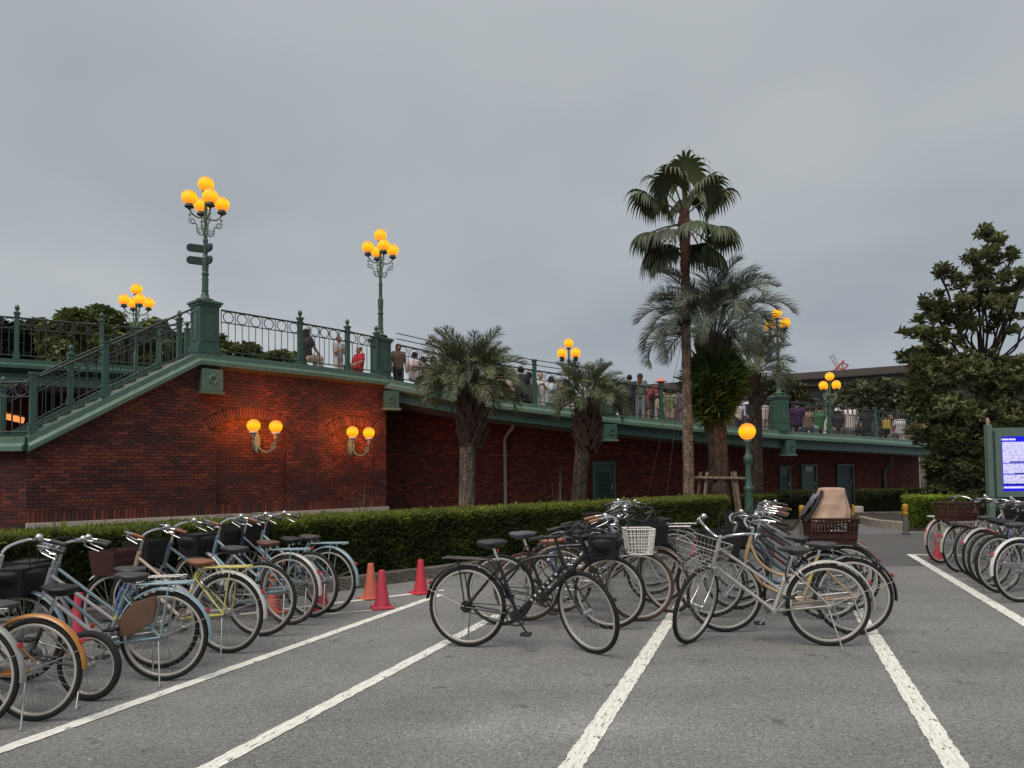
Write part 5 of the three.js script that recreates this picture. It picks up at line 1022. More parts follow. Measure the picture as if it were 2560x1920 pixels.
function wheelGeo(R, fat) {
  return wheelGeos[R + '_' + fat] ??= (() => {
    const rim = lathe([[R - 0.051, -0.009], [R - 0.049, -0.0115], [R - 0.036, -0.0115], [R - 0.032, -0.009], [R - 0.032, 0.009], [R - 0.036, 0.0115], [R - 0.049, 0.0115], [R - 0.051, 0.009], [R - 0.051, -0.009]], 56).rotateX(Math.PI / 2);
    const sp = []; for (let i = 0; i < 32; i++) { const a = i / 32 * 6.283, b = a + (i % 4 < 2 ? 0.32 : -0.32), z = i % 2 ? 0.026 : -0.026; sp.push(rod(V(0.022 * Math.cos(b), 0.022 * Math.sin(b), z), V((R - 0.05) * Math.cos(a), (R - 0.05) * Math.sin(a), 0), 0.0013, 0.0013, 4, true)); }
    return { tyre: new THREE.TorusGeometry(R - fat, fat, 10, 60), rim, spokes: merge(sp), hub: merge([new THREE.CylinderGeometry(0.017, 0.017, 0.1, 12).rotateX(Math.PI / 2), new THREE.CylinderGeometry(0.029, 0.029, 0.006, 12).rotateX(Math.PI / 2).translate(0, 0, 0.026), new THREE.CylinderGeometry(0.029, 0.029, 0.006, 12).rotateX(Math.PI / 2).translate(0, 0, -0.026)]) };
  })();
}
const fenderGeos = {};
function fenderGeo(R, a0, a1) {
  return fenderGeos[[R, a0, a1]] ??= (() => {
    const N = 30, M = 6, pos = [], uv = [], idx = [];
    for (let i = 0; i <= N; i++) for (let j = 0; j <= M; j++) { const a = (a0 + (a1 - a0) * i / N) * Math.PI / 180, b = (-1 + 2 * j / M) * 1.35, r = R + 0.001 + 0.023 * Math.cos(b); pos.push(r * Math.cos(a), r * Math.sin(a), 0.026 * Math.sin(b)); uv.push(i / N, j / M); }
    for (let i = 0; i < N; i++) for (let j = 0; j < M; j++) { const a = i * (M + 1) + j, b = a + M + 1; idx.push(a, b, a + 1, b, b + 1, a + 1); }
    const g = new THREE.BufferGeometry(); g.setAttribute('position', new THREE.Float32BufferAttribute(pos, 3)); g.setAttribute('uv', new THREE.Float32BufferAttribute(uv, 2)); g.setIndex(idx); g.computeVertexNormals(); return g;
  })();
}
const saddleGeo = (() => {
  const g = new THREE.SphereGeometry(1, 24, 14), p = g.attributes.position;
  for (let i = 0; i < p.count; i++) {
    const x = p.getX(i), y = p.getY(i), z = p.getZ(i), w = x < 0.1 ? 0.098 : 0.098 - (x - 0.1) / 0.9 * 0.072;
    p.setXYZ(i, x * 0.135, (y > 0 ? y * 0.03 : y * 0.05 * (x < 0.2 ? 1 : 0.6)) + 0.018 * (x < -0.4 ? (-x - 0.4) : 0), z * w);
  }
  g.computeVertexNormals(); return g;
})();
const sideRods = (f) => [f(1), f(-1)].flat();
function wireBasket(x, y0, y1, lx, wz, gap = 0.042, r = 0.0028, taper = 0.8) {
  const l = [], c = (f, sx, sz) => { const k = taper + (1 - taper) * f; return V(x + sx * lx / 2 * k, y0 + (y1 - y0) * f, sz * wz / 2 * k); };
  const edges = [[[-1, -1], [1, -1]], [[1, -1], [1, 1]], [[1, 1], [-1, 1]], [[-1, 1], [-1, -1]]];
  for (const f of [0, 0.25, 0.5, 0.75, 1]) for (const [a, b] of edges) l.push(rod(c(f, ...a), c(f, ...b), f === 1 ? r * 1.9 : r, undefined, 5, true));
  for (const [a, b] of edges) { const L = c(1, ...a).distanceTo(c(1, ...b)), n = Math.round(L / gap); for (let i = 0; i < n; i++) l.push(rod(c(0, ...a).lerp(c(0, ...b), i / n), c(1, ...a).lerp(c(1, ...b), i / n), r, undefined, 4, true)); }
  for (let i = 1; i < 6; i++) l.push(rod(c(0, -1, -1).lerp(c(0, -1, 1), i / 6), c(0, 1, -1).lerp(c(0, 1, 1), i / 6), r, undefined, 4, true));
  return merge(l);
}
function boxBasket(x, y0, y1, lx, wz, taper = 0.84) {            // open-topped pannier with walls of some thickness
  const outer = (s, f) => [[-1, -1], [1, -1], [1, 1], [-1, 1]].map(([a, b]) => { const k = (taper + (1 - taper) * f); return V(x + a * (lx / 2 * k - s), y0 + (y1 - y0) * f, b * (wz / 2 * k - s)); });
  const o0 = outer(0, 0), o1 = outer(0, 1), i0 = outer(0.012, 0), i1 = outer(0.012, 1), pos = [];
  const quad = (a, b, c, d) => { for (const v of [a, b, c, a, c, d]) pos.push(v.x, v.y, v.z); };
  for (let k = 0; k < 4; k++) { const n = (k + 1) % 4; quad(o0[k], o0[n], o1[n], o1[k]); quad(i0[n], i0[k], i1[k], i1[n]); quad(o1[k], o1[n], i1[n], i1[k]); }
  quad(o0[3], o0[2], o0[1], o0[0]); quad(...i0.map(v => v.clone().setY(y0 + 0.01)));
  const g = new THREE.BufferGeometry(); g.setAttribute('position', new THREE.Float32BufferAttribute(pos, 3)); g.setAttribute('uv', new THREE.Float32BufferAttribute(pos.filter((_, i) => i % 3 < 2).map(v => v * 3), 2)); g.computeVertexNormals(); return g;
}
const weaveTex = dataTex(64, 64, (x, y) => { const a = (x >> 3) % 2 ^ (y >> 3) % 2, s = a ? Math.abs((x % 8) - 3.5) : Math.abs((y % 8) - 3.5); const v = 255 - s * 34 - (a ? 0 : 22); return [v, v, v]; }, [6, 6]);
const wicker = (c) => mat(c, 0.8, 0, { map: weaveTex, bumpMap: weaveTex, bumpScale: 0.006 });
const wickerBrown = wicker([0.17, 0.055, 0.042]), wickerDark = wicker([0.026, 0.022, 0.024]), meshBlack = wicker([0.02, 0.02, 0.022]);
const whiteWire = mat([0.72, 0.7, 0.66], 0.5), steelWire = mat([0.45, 0.44, 0.42], 0.35, 0.8), blackWire = mat([0.03, 0.03, 0.03], 0.5);

function bicycle(label, at, heading, o = {}) {
  const { type = 'city', frame = [0.1, 0.1, 0.1], frameStyle = 'step', fender = null, tyre = [0.013, 0.013, 0.014], rim = rimMat, saddle = [0.03, 0.03, 0.032], grips = [0.03, 0.03, 0.03], basket = null, rack = null, steer = 0, rearBasket = null, guard = true, stand = true, text = null, bars = type === 'cross' ? 'flat' : 'swept', lampOn = null, cover = null, bag = null } = o;
  const R = type === 'mini' ? 0.225 : type === 'cross' ? 0.337 : 0.335, wb = type === 'mini' ? 0.92 : type === 'cross' ? 1.04 : 1.1, fat = type === 'cross' ? 0.0185 : type === 'mini' ? 0.022 : 0.0172;
  const hd = heading * Math.PI / 180, t = thing('bicycle', label, 'bicycle', at.clone().setY(0.001), Math.PI / 2 - hd, o.group);
  t.scale.setScalar(o.size ?? 1);
  const fm = bikePaint(frame), v = (x, y, z = 0) => V(x, y, z);
  const bb = v(0.43, 0.28), hub = v(0, R), fh = v(wb, R);
  const hb = type === 'mini' ? v(0.76, 0.55) : type === 'cross' ? v(0.83, 0.67) : v(0.92, 0.63), ht = type === 'mini' ? v(0.72, 0.68) : type === 'cross' ? v(0.79, 0.80) : v(0.855, 0.85);
  const st = type === 'mini' ? v(0.31, 0.52) : type === 'cross' ? v(0.27, 0.72) : v(0.287, 0.685);
  const axis = ht.clone().sub(hb).normalize(), M = new THREE.Matrix4().makeTranslation(hb.x, hb.y, hb.z).multiply(new THREE.Matrix4().makeRotationAxis(axis, steer * Math.PI / 180)).multiply(new THREE.Matrix4().makeTranslation(-hb.x, -hb.y, -hb.z));
  const front = (m) => { m.applyMatrix4(M); return m; };
  // wheels
  const W = wheelGeo(R, fat);
  for (const [name, c] of [['rear_wheel', hub], ['front_wheel', fh]]) {
    const w = new THREE.Group(); w.name = name; w.position.copy(c); t.add(w);
    part('tyre', W.tyre, tyreMat(tyre), w); part('rim', W.rim, rim, w); part('hub', W.hub, steel, w);
    part('spokes', W.spokes, spokeMat, w).userData.kind = 'stuff';
    if (name === 'front_wheel') front(w);
    w.rotation.order = 'XYZ';
  }
  // frame
  const tubes = [rod(hb, ht, 0.019, 0.019, 10), rod(bb, st, 0.0155, 0.0155, 9), rod(v(bb.x, bb.y, -0.04), v(bb.x, bb.y, 0.04), 0.022, 0.022, 10)];
  for (const s of [1, -1]) tubes.push(rod(v(bb.x, bb.y, s * 0.03), v(hub.x, hub.y, s * 0.058), 0.0085, 0.0085, 7), rod(st.clone().add(v(0.012, -0.05, s * 0.02)), v(hub.x, hub.y, s * 0.058), 0.0072, 0.0072, 7));
  const rearTri = o.rearColor ? tubes.splice(3) : null;
  const low = hb.clone().lerp(ht, 0.12), high = hb.clone().lerp(ht, 0.78);
  if (type === 'cross') tubes.push(tube([high, high.clone().lerp(st, 0.5).add(v(0, -0.01, 0)), v(0.31, 0.585), v(0.29, 0.56)], 0.015, 18, 9), rod(low, bb, 0.0225, 0.0225, 12));
  else if (type === 'mini') tubes.push(tube([low, low.clone().lerp(bb, 0.5).add(v(0, -0.03, 0)), bb], 0.021, 14, 9));
  else if (frameStyle === 'curve') tubes.push(tube([high, v(0.78, 0.62), v(0.6, 0.515), v(0.355, 0.525)], 0.0145, 20, 9), tube([low, v(0.78, 0.45), v(0.58, 0.34), bb], 0.0155, 18, 9));
  else if (frameStyle === 'single') tubes.push(tube([hb.clone().lerp(ht, 0.5), v(0.72, 0.5), v(0.55, 0.38), bb.clone().add(v(-0.01, 0.06, 0))], 0.022, 18, 10));
  else tubes.push(rod(high, v(0.372, 0.45), 0.0138, 0.0138, 9), rod(low, bb, 0.0155, 0.0155, 9));
  part('frame', merge(tubes), fm, t);
  if (rearTri) part('rear_stays', merge([...rearTri, rod(bb.clone().lerp(st, 0.55), st, 0.0162, 0.0162, 9)]), bikePaint(o.rearColor), t);
  if (text) {
    const cv = document.createElement('canvas'); cv.width = 512; cv.height = 64; const c = cv.getContext('2d'); c.clearRect(0, 0, 512, 64); c.fillStyle = '#e8e8e6'; c.font = 'bold 58px sans-serif'; c.textAlign = 'center'; c.textBaseline = 'middle'; text.split('').forEach((q, i) => c.fillText(q, 46 + i * 70, 34));
    const tex = new THREE.CanvasTexture(cv); tex.colorSpace = THREE.SRGBColorSpace;
    const L = 0.36, d = low.clone().sub(bb), g = new THREE.CylinderGeometry(0.0234, 0.0234, L, 16, 1, true, -0.75, 1.5), uv = g.attributes.uv;
    for (let i = 0; i < uv.count; i++) { const a = uv.getX(i), b = uv.getY(i); uv.setXY(i, b, 1 - a); }
    g.applyQuaternion(new THREE.Quaternion().setFromUnitVectors(UP, d.clone().normalize()));
    const m = part('lettering', g, new THREE.MeshStandardMaterial({ map: tex, transparent: true, alphaTest: 0.4, roughness: 0.4 }), t); m.position.copy(bb.clone().addScaledVector(d, 0.58));
  }
  // fork, bars
  const forks = []; for (const s of [1, -1]) forks.push(tube([v(hb.x + 0.004, hb.y - 0.01, s * 0.035), v(hb.x + (wb - hb.x) * 0.42, hb.y + (R - hb.y) * 0.55, s * 0.05), v(wb, R, s * 0.055)], 0.0095, 10, 7)); forks.push(rod(v(hb.x, hb.y, -0.04), v(hb.x, hb.y, 0.04), 0.015, 0.015, 8));
  front(part('fork', merge(forks), type === 'city' && !o.paintFork ? chrome : fm, t));
  const top = ht.clone().addScaledVector(axis, bars === 'flat' ? 0.12 : type === 'mini' ? 0.26 : 0.055 + (o.rise ?? 0.03)), stemG = [rod(ht, top, 0.0125, 0.0125, 8)];
  let barPts, gripAt;
  if (bars === 'flat') { const q = top.clone().add(v(0.06, 0.02, 0)); stemG.push(rod(top, q, 0.014, 0.014, 8)); barPts = [-1, -0.5, 0, 0.5, 1].map(s => v(q.x - 0.05 * s * s, q.y + 0.035 * Math.abs(s), s * 0.285)); gripAt = (s) => [barPts[s > 0 ? 4 : 0], v(q.x - 0.026, q.y + 0.027, s * 0.18)]; }
  else { barPts = [[-0.235, 0.045, 0.285], [-0.12, 0.075, 0.275], [0.0, 0.085, 0.215], [0.055, 0.05, 0.11], [0.045, 0.005, 0.03], [0.045, 0.005, -0.03], [0.055, 0.05, -0.11], [0.0, 0.085, -0.215], [-0.12, 0.075, -0.275], [-0.235, 0.045, -0.285]].map(p => v(top.x + p[0], top.y + p[1], p[2])); stemG.push(rod(top, v(top.x + 0.045, top.y + 0.005, 0), 0.013, 0.013, 8)); gripAt = (s) => [barPts[s > 0 ? 0 : 9], v(top.x - 0.125, top.y + 0.073, s * 0.276)]; }
  front(part('handlebar', merge([tube(barPts, 0.011, 40, 8), ...stemG]), type === 'cross' || o.darkBars ? blackPlastic : chrome, t));
  for (const s of [1, -1]) {
    const [a, b] = gripAt(s);
    front(part('grip', rod(a, b, 0.0165, 0.0165, 10), leather(grips), t));
    const c = b.clone().lerp(a, -0.35), e = a.clone().lerp(b, 0.15).add(v(0.05, -0.055, 0));
    front(part('brake_lever', tube([c, c.clone().add(v(0.03, -0.035, 0)), e], 0.006, 8, 5), type === 'cross' ? blackPlastic : chrome, t));
  }
  const bell = gripAt(1)[1].clone().add(v(0.05, 0.03, -0.05)); if (type !== 'cross') front(part('bell', new THREE.SphereGeometry(0.026, 12, 8).translate(bell.x, bell.y, bell.z), chrome, t));
  front(part('cables', merge([1, -1].map(s => tube([gripAt(s)[1], top.clone().add(v(0.14, 0.1, s * 0.09)), hb.clone().add(v(0.07, 0.12, s * 0.02)), hb.clone().add(v(0.03, -0.02, s * 0.03))], 0.0032, 16, 4))), blackPlastic, t));
  // saddle
  const dirS = st.clone().sub(bb).normalize(), ps = st.clone().addScaledVector(dirS, type === 'mini' ? 0.17 : type === 'cross' ? 0.11 : 0.06 + (o.post ?? 0));
  part('seat_post', rod(st, ps, 0.0125, 0.0125, 8), chrome, t);
  const sd = part('saddle', saddleGeo, leather(saddle), t); sd.position.copy(ps).add(v(-0.01, 0.045, 0)); sd.rotation.z = 0.05;
  if (type === 'city') for (const s of [1, -1]) part('saddle_spring', tube(Array.from({ length: 25 }, (_, i) => [ps.x - 0.085 + 0.013 * Math.cos(i * 0.78), ps.y - 0.012 + i * 0.0018, s * 0.05 + 0.013 * Math.sin(i * 0.78)]), 0.003, 40, 4), chrome, t);
  // drive
  const cr = part('crankset', merge([new THREE.TorusGeometry(0.082, 0.006, 6, 26).translate(bb.x, bb.y, 0.052), new THREE.CylinderGeometry(0.05, 0.05, 0.006, 14).rotateX(Math.PI / 2).translate(bb.x, bb.y, 0.052), new THREE.CylinderGeometry(0.012, 0.012, 0.15, 8).rotateX(Math.PI / 2).translate(bb.x, bb.y, 0)]), type === 'cross' ? blackPlastic : steel, t);
  for (const s of [1, -1]) part('crank_arm', rod(v(bb.x, bb.y, s * 0.072), v(bb.x + s * 0.1, bb.y - s * 0.13, s * 0.076), 0.01, 0.008, 7), type === 'cross' ? blackPlastic : steel, t);
  for (const s of [1, -1]) part('pedal', rbox(0.085, 0.022, 0.085, 0.006, bb.x + s * 0.1, bb.y - s * 0.13, s * 0.125), blackPlastic, t);
  if (type === 'cross') part('cassette', merge([0.05, 0.042, 0.036].map((r, i) => new THREE.CylinderGeometry(r, r, 0.004, 20).rotateX(Math.PI / 2).translate(0, R, 0.034 + i * 0.008))), blackPlastic, t);
  if (guard) { const g = rbox(0.5, 0.075, 0.035, 0.016); g.rotateZ(-Math.atan2(R - bb.y, bb.x) * 0.9); part('chain_guard', g.translate(bb.x * 0.5 + 0.03, (bb.y + R) / 2, 0.06), o.guardColor ? bikePaint(o.guardColor) : steel, t); }
  else part('chain', merge([rod(v(bb.x, bb.y + 0.08, 0.052), v(0, R + 0.035, 0.045), 0.0045, 0.0045, 4), rod(v(bb.x, bb.y - 0.08, 0.052), v(0, R - 0.035, 0.045), 0.0045, 0.0045, 4)]), type === 'cross' ? blackPlastic : steel, t);
  // fenders
  if (fender) {
    const m = bikePaint(fender); m.side = THREE.DoubleSide;
    const rf = part('rear_fender', fenderGeo(R + 0.008, 12, o.fenderTo || 186), m, t); rf.position.copy(hub);
    part('fender_stay', merge(sideRods(s => [rod(v(0, R, s * 0.06), v((R + 0.02) * Math.cos(2.75), R + (R + 0.02) * Math.sin(2.75), s * 0.025), 0.0028, 0.0028, 4)])), steelWire, t);
    if (!o.noFront) { const ff = part('front_fender', fenderGeo(R + 0.008, 48, 188), m, t); ff.position.copy(fh); front(ff); }
    const a = 2.62, rx = part('reflector', rbox(0.018, 0.036, 0.03, 0.007), redGlass, t); rx.position.set((R + 0.045) * Math.cos(a), R + (R + 0.045) * Math.sin(a), 0); rx.rotation.z = a - Math.PI;
  } else part('reflector', rbox(0.016, 0.032, 0.032, 0.006, -0.02, R * 2 + 0.03, 0), redGlass, t);
  if (rack) {
    const m = rack === 'chrome' ? steelWire : bikePaint(rack), y = R * 2 + 0.055, r = 0.0085, l = [];
    for (const s of [1, -1]) l.push(rod(v(0.2, y, s * 0.05), v(-0.2, y + 0.012, s * 0.06), r, r, 6), rod(v(-0.06, y, s * 0.058), v(0, R, s * 0.066), 0.006, 0.006, 6), rod(v(0.2, y, s * 0.05), v(0.27, y - 0.09, s * 0.02), 0.006, 0.006, 6));
    for (const x of [0.2, 0.06, -0.08, -0.2]) l.push(rod(v(x, y, -0.056), v(x, y, 0.056), 0.006, 0.006, 6)); l.push(rod(v(0.2, y, 0), v(-0.2, y + 0.01, 0), 0.006, 0.006, 6));
    part('rack', merge(l), m, t);
  }
  if (stand) part('kickstand', merge([rod(v(0.01, R - 0.03, -0.065), v(-0.06, 0.004, -0.19), 0.0075, 0.006, 7), ...(stand === 'double' ? [rod(v(0.01, R - 0.03, 0.065), v(-0.06, 0.004, 0.16), 0.0075, 0.006, 7)] : [])]), steel, t);
  // baskets, lamp
  const bx = type === 'mini' ? 0.95 : hb.x + 0.15, by = type === 'mini' ? 0.5 : 0.655;
  if (basket) {
    const solid = { brown: wickerBrown, dark: wickerDark, mesh: meshBlack, covered: meshBlack }[basket];
    const wire = { white: whiteWire, steel: steelWire, black: blackWire }[basket];
    front(part('basket', wire ? wireBasket(bx + 0.03, by, by + 0.24, 0.27, 0.37, 0.038, basket === 'white' ? 0.0042 : 0.0026) : boxBasket(bx + 0.03, by, by + (o.bigBasket ? 0.27 : 0.21), o.bigBasket ? 0.34 : 0.25, o.bigBasket ? 0.43 : 0.34), wire || solid, t));
    if (basket === 'covered') { const g = new THREE.SphereGeometry(1, 20, 12), p = g.attributes.position; for (let i = 0; i < p.count; i++) { const n = 1 + 0.25 * fbm(p.getX(i) * 1.6 + at.x, p.getY(i) * 1.6, p.getZ(i) * 1.6, 3); p.setXYZ(i, p.getX(i) * 0.16 * n, p.getY(i) * (p.getY(i) > 0 ? 0.05 : 0.13) * n, p.getZ(i) * 0.205 * n); } g.computeVertexNormals(); front(part('basket_cover', g.translate(bx + 0.03, by + 0.165, 0), mat([0.012, 0.012, 0.02], 0.7), t)); }
    front(part('basket_stay', merge(sideRods(s => [rod(v(bx + 0.06, by, s * 0.1), v(wb, R + 0.02, s * 0.062), 0.0035, 0.0035, 5)])), steelWire, t));
  }
  const lp = v(hb.x + 0.12, hb.y + 0.01, 0); front(part('head_lamp', merge([new THREE.CylinderGeometry(0.028, 0.02, 0.06, 12).rotateZ(-Math.PI / 2).translate(lp.x, lp.y, 0.04), rod(v(hb.x + 0.01, hb.y, 0.03), lp.clone().setZ(0.04), 0.006, 0.006, 5)]), lampOn || steel, t));
  if (rearBasket) {
    const m = rearBasket, y = R * 2 + 0.07, b = part('rear_basket', wireBasket(-0.04, y, y + 0.24, 0.43, 0.38, 0.034, 0.006, 0.9), m, t);
    part('basket_liner', boxBasket(-0.04, y + 0.004, y + 0.1, 0.4, 0.35, 0.95), m, b);
  }
  if (cover) {                                                       // rain cover draped over the child seat: upright back, front sloping to the saddle
    const g0 = new THREE.SphereGeometry(1, 40, 28), p = g0.attributes.position, y0 = R * 2 + 0.25;
    const frontX = (f) => 0.2 - 0.17 * Math.pow(f, 0.8), backX = (f) => -0.215 + 0.05 * f * f;
    for (let i = 0; i < p.count; i++) {
      const f = (p.getY(i) + 1) / 2, a = Math.atan2(p.getZ(i), p.getX(i)), r = Math.min(1, Math.hypot(p.getX(i), p.getZ(i)) * 1.0 / Math.max(0.55, Math.sqrt(Math.max(0.02, 1 - p.getY(i) ** 2))) ), cs = Math.sign(Math.cos(a)) * Math.abs(Math.cos(a)) ** 0.7, sn = Math.sign(Math.sin(a)) * Math.abs(Math.sin(a)) ** 0.7;
      const fold = 1 + 0.07 * Math.sin(a * 9 + 5 * f + 2 * fbm(f * 3, a, 1, 2)) * (1.1 - f) + 0.14 * fbm(Math.cos(a) * 2.2, f * 4.5, Math.sin(a) * 2.2, 3), top = f > 0.93 ? Math.sqrt(Math.max(0, (1 - f) / 0.07)) : 1;
      const mid = (frontX(f) + backX(f)) / 2, hw = (frontX(f) - backX(f)) / 2;
      p.setXYZ(i, mid + cs * hw * r * fold * (0.35 + 0.65 * top), y0 + 0.36 * Math.min(f * 1.06, 1) - 0.02 * (1 - top), sn * 0.185 * (1 - 0.25 * f) * r * fold * (0.35 + 0.65 * top));
    }
    g0.computeVertexNormals(); const sc = part('seat_cover', g0, mat(cover, 0.75, 0, { side: THREE.DoubleSide }), t);
    part('cover_window', new THREE.PlaneGeometry(0.2, 0.24, 4, 4).rotateY(Math.PI / 2).rotateZ(0.62).translate(0.145, y0 + 0.2, 0), new THREE.MeshPhysicalMaterial({ color: lin(0.1, 0.11, 0.13), roughness: 0.12, clearcoat: 0.6, side: THREE.DoubleSide }), t);
    for (const z of [-1, 1]) part('cover_strip', tube([[0.2, y0 + 0.04, z * 0.15], [0.12, y0 + 0.18, z * 0.158], [0.05, y0 + 0.33, z * 0.135]], 0.017, 10, 6), blackPlastic, t);
  }
  // ring lock over the rear wheel, a cable lock, registration stickers
  if (type === 'city') {
    const d = st.clone().sub(hub).normalize(), lk = new THREE.TorusGeometry(0.047, 0.011, 7, 20, 4.4); lk.rotateZ(-0.63).applyQuaternion(new THREE.Quaternion().setFromUnitVectors(V(0, 0, 1), V(-d.y, d.x, 0))).translate(d.x * (R - 0.01), R + d.y * (R - 0.01), 0);
    part('ring_lock', lk, lq() > 0.4 ? lockMat : steel, t);
  }
  if (lq() > 0.5) { const a = lq() * 0.1; part('cable_lock', tube([[st.x, st.y + 0.03, 0.02], [st.x - 0.05, st.y - 0.08, 0.05 + a], [st.x - 0.02, st.y - 0.2, 0.03], [st.x + 0.05, st.y - 0.12, -0.05], [st.x + 0.02, st.y + 0.01, -0.03]], 0.007, 24, 6, true), type === 'cross' ? lockMat : pick([lockMat, lockMat, lockMat, stickerMats[4]]), t); }
  for (const [f, k] of [[0.45, 0], [0.62, 1]]) if (lq() > 0.35 && type === 'city') { const p0 = bb.clone().lerp(st, f), p1 = bb.clone().lerp(st, f + 0.07 + lq() * 0.04); part('sticker', rod(p0, p1, 0.0172, 0.0172, 12, true), stickerMats[Math.floor(lq() * (k ? 5 : 2))], t); }
  if (bag) { const s2 = new THREE.Shape([[0.03, 0.64], [0.19, 0.59], [0.3, 0.46], [0.3, 0.36], [0.2, 0.37], [0.05, 0.46]].map(q => new THREE.Vector2(...q))); part('skirt_guard', new THREE.ExtrudeGeometry(s2, { depth: 0.012, bevelEnabled: true, bevelSize: 0.01, bevelThickness: 0.004, bevelSegments: 2 }).translate(0, 0, -0.085), mat(bag, 0.65, 0, { map: wearTex }), t); }
  return t;
}
const dirPx = (a, b) => { const d = ground(...b).sub(ground(...a)); return Math.atan2(d.x, -d.z) * 180 / Math.PI; };
const paleBlue = [0.32, 0.48, 0.55], butter = [0.74, 0.66, 0.2], ochre = [0.56, 0.235, 0.04], silver = [0.5, 0.51, 0.53], white = [0.74, 0.73, 0.71], navy = [0.03, 0.05, 0.09], slate = [0.1, 0.15, 0.19], black = [0.009, 0.009, 0.01], cream = [0.58, 0.42, 0.24], tan = [0.2, 0.085, 0.045], tanTyre = [0.095, 0.052, 0.035];
const rowL = 'bicycles parked in the left row', rowC = 'bicycles parked in the middle left group', rowR = 'bicycles parked in the middle right group', rowE = 'bicycles parked in the far right row';
const L = (px, py, h, label, o) => bicycle(label, ground(px, py), h, { group: rowL, ...o });
L(-80, 1826, -86, 'bicycle cut by the left edge, grey fender and orange stays', { frame: [0.4, 0.18, 0.05], size: 0.92, fender: [0.4, 0.4, 0.38], basket: 'covered', saddle: [0.06, 0.06, 0.065], grips: tan, rack: 'chrome' });
L(84, 1803, -85, 'bicycle with an orange rear fender beside the left edge', { size: 0.9, frame: ochre, fender: ochre, basket: 'covered', saddle: [0.055, 0.055, 0.06], fenderTo: 178, rim: rimMat, grips: tan, post: -0.03 });
L(222, 1752, -82, 'small wheeled bicycle with black tyres between the orange and the pale blue one', { type: 'mini', frame: [0.05, 0.05, 0.055], saddle: black, guard: false, tyre: [0.02, 0.02, 0.021], basket: 'covered' });
L(409, 1702, -90, 'bicycle with silver tubes, pale blue stays, fender and rack, brown skirt guard by its wheel', { frame: [0.4, 0.4, 0.44], size: 0.94, rearColor: paleBlue, fender: paleBlue, rack: paleBlue, basket: 'covered', saddle: [0.05, 0.045, 0.045], bag: [0.15, 0.085, 0.05], rise: 0.05 });
L(397, 1671, -86, 'grey bicycle with lavender fender directly behind the pale blue rack', { size: 0.94, frame: [0.2, 0.3, 0.34], fender: [0.42, 0.4, 0.46], rack: 'chrome', basket: 'covered', saddle: [0.05, 0.05, 0.05] });
L(568, 1633, -79, 'bicycle with yellow rack and stays, cream tubes, white fender and brown saddle', { size: 0.96, frame: [0.58, 0.44, 0.33], rearColor: butter, fender: white, rack: butter, basket: 'brown', saddle: [0.24, 0.095, 0.05], grips: [0.2, 0.06, 0.03], tyre: [0.014, 0.014, 0.014], paintFork: true, post: -0.02, rise: 0.05 });
L(652, 1591, -85, 'dark bicycle without fenders, right of the yellow one', { frame: slate, saddle: [0.05, 0.048, 0.05], basket: 'dark', tyre: [0.02, 0.02, 0.021], guard: false });
L(723, 1562, -71, 'pale blue bicycle with white fender and dark brown saddle', { frame: [0.22, 0.36, 0.43], fender: white, rack: paleBlue, saddle: [0.12, 0.05, 0.04], basket: 'covered', grips: [0.22, 0.09, 0.05], tyre: [0.06, 0.04, 0.035] });
L(777, 1543, -69, 'black tyred bicycle between the last two pale blue ones', { frame: navy, basket: 'dark', saddle: black, tyre: [0.02, 0.02, 0.021], fender: null });
L(823, 1531, -69, 'last pale blue bicycle of the left row, beside the cones', { frame: paleBlue, fender: paleBlue, rack: paleBlue, basket: 'dark', bigBasket: true, saddle: [0.05, 0.04, 0.04] });

const C = (a, b, label, o) => bicycle(label, ground(...a), dirPx(a, b), { group: rowC, ...o });
C([1169, 1617], [1484, 1632], 'black sports bicycle with white lettering, nearest of the middle group', { type: 'cross', frame: black, tyre: [0.012, 0.012, 0.013], steer: -38, rack: black, saddle: [0.035, 0.035, 0.04], guard: false, text: 'SPAISER', stand: true, fender: black, fenderTo: 172, noFront: true, lampOn: blackPlastic });
C([1252, 1563], [1541, 1573], 'black bicycle directly behind the lettered sports bicycle', { type: 'cross', frame: [0.012, 0.012, 0.013], saddle: [0.09, 0.1, 0.12], guard: false, bars: 'swept', steer: -4, basket: 'covered', lampOn: blackPlastic });
C([1318, 1552], [1572, 1553], 'bicycle with tan brown tyres and a white wire front basket', { frame: [0.2, 0.17, 0.14], tyre: tanTyre, saddle: [0.38, 0.17, 0.1], grips: [0.3, 0.14, 0.08], steer: 3, basket: 'white', frameStyle: 'curve' });
C([1402, 1530], [1640, 1531], 'dark bicycle without basket, front wheel turned sharply beside the tan tyred one', { frame: [0.03, 0.03, 0.032], tyre: [0.06, 0.04, 0.03], saddle: black, steer: -48, fender: [0.07, 0.03, 0.028], darkBars: true });
C([1395, 1506], [1600, 1508], 'black bicycle with an upright front basket behind the white basket', { frame: black, basket: 'mesh', saddle: black, fender: black, rack: black, darkBars: true });
C([1402, 1482], [1600, 1485], 'dark green bicycle in the thick of the middle group', { frame: [0.02, 0.035, 0.03], basket: 'mesh', saddle: black, fender: [0.02, 0.025, 0.025], steer: 10, lampOn: mat([0.6, 0.25, 0.03], 0.3), darkBars: true });
C([1410, 1462], [1596, 1466], 'dark grey bicycle at the back of the middle group with a dark basket', { frame: [0.06, 0.06, 0.065], basket: 'mesh', saddle: [0.03, 0.03, 0.03], fender: [0.05, 0.05, 0.05], rise: 0.1 });
C([1690, 1455], [1500, 1446], 'dark navy bicycle facing left against the hedge, rear wheel at right', { frame: navy, rack: 'chrome', fender: [0.03, 0.035, 0.05], basket: 'black', saddle: black });
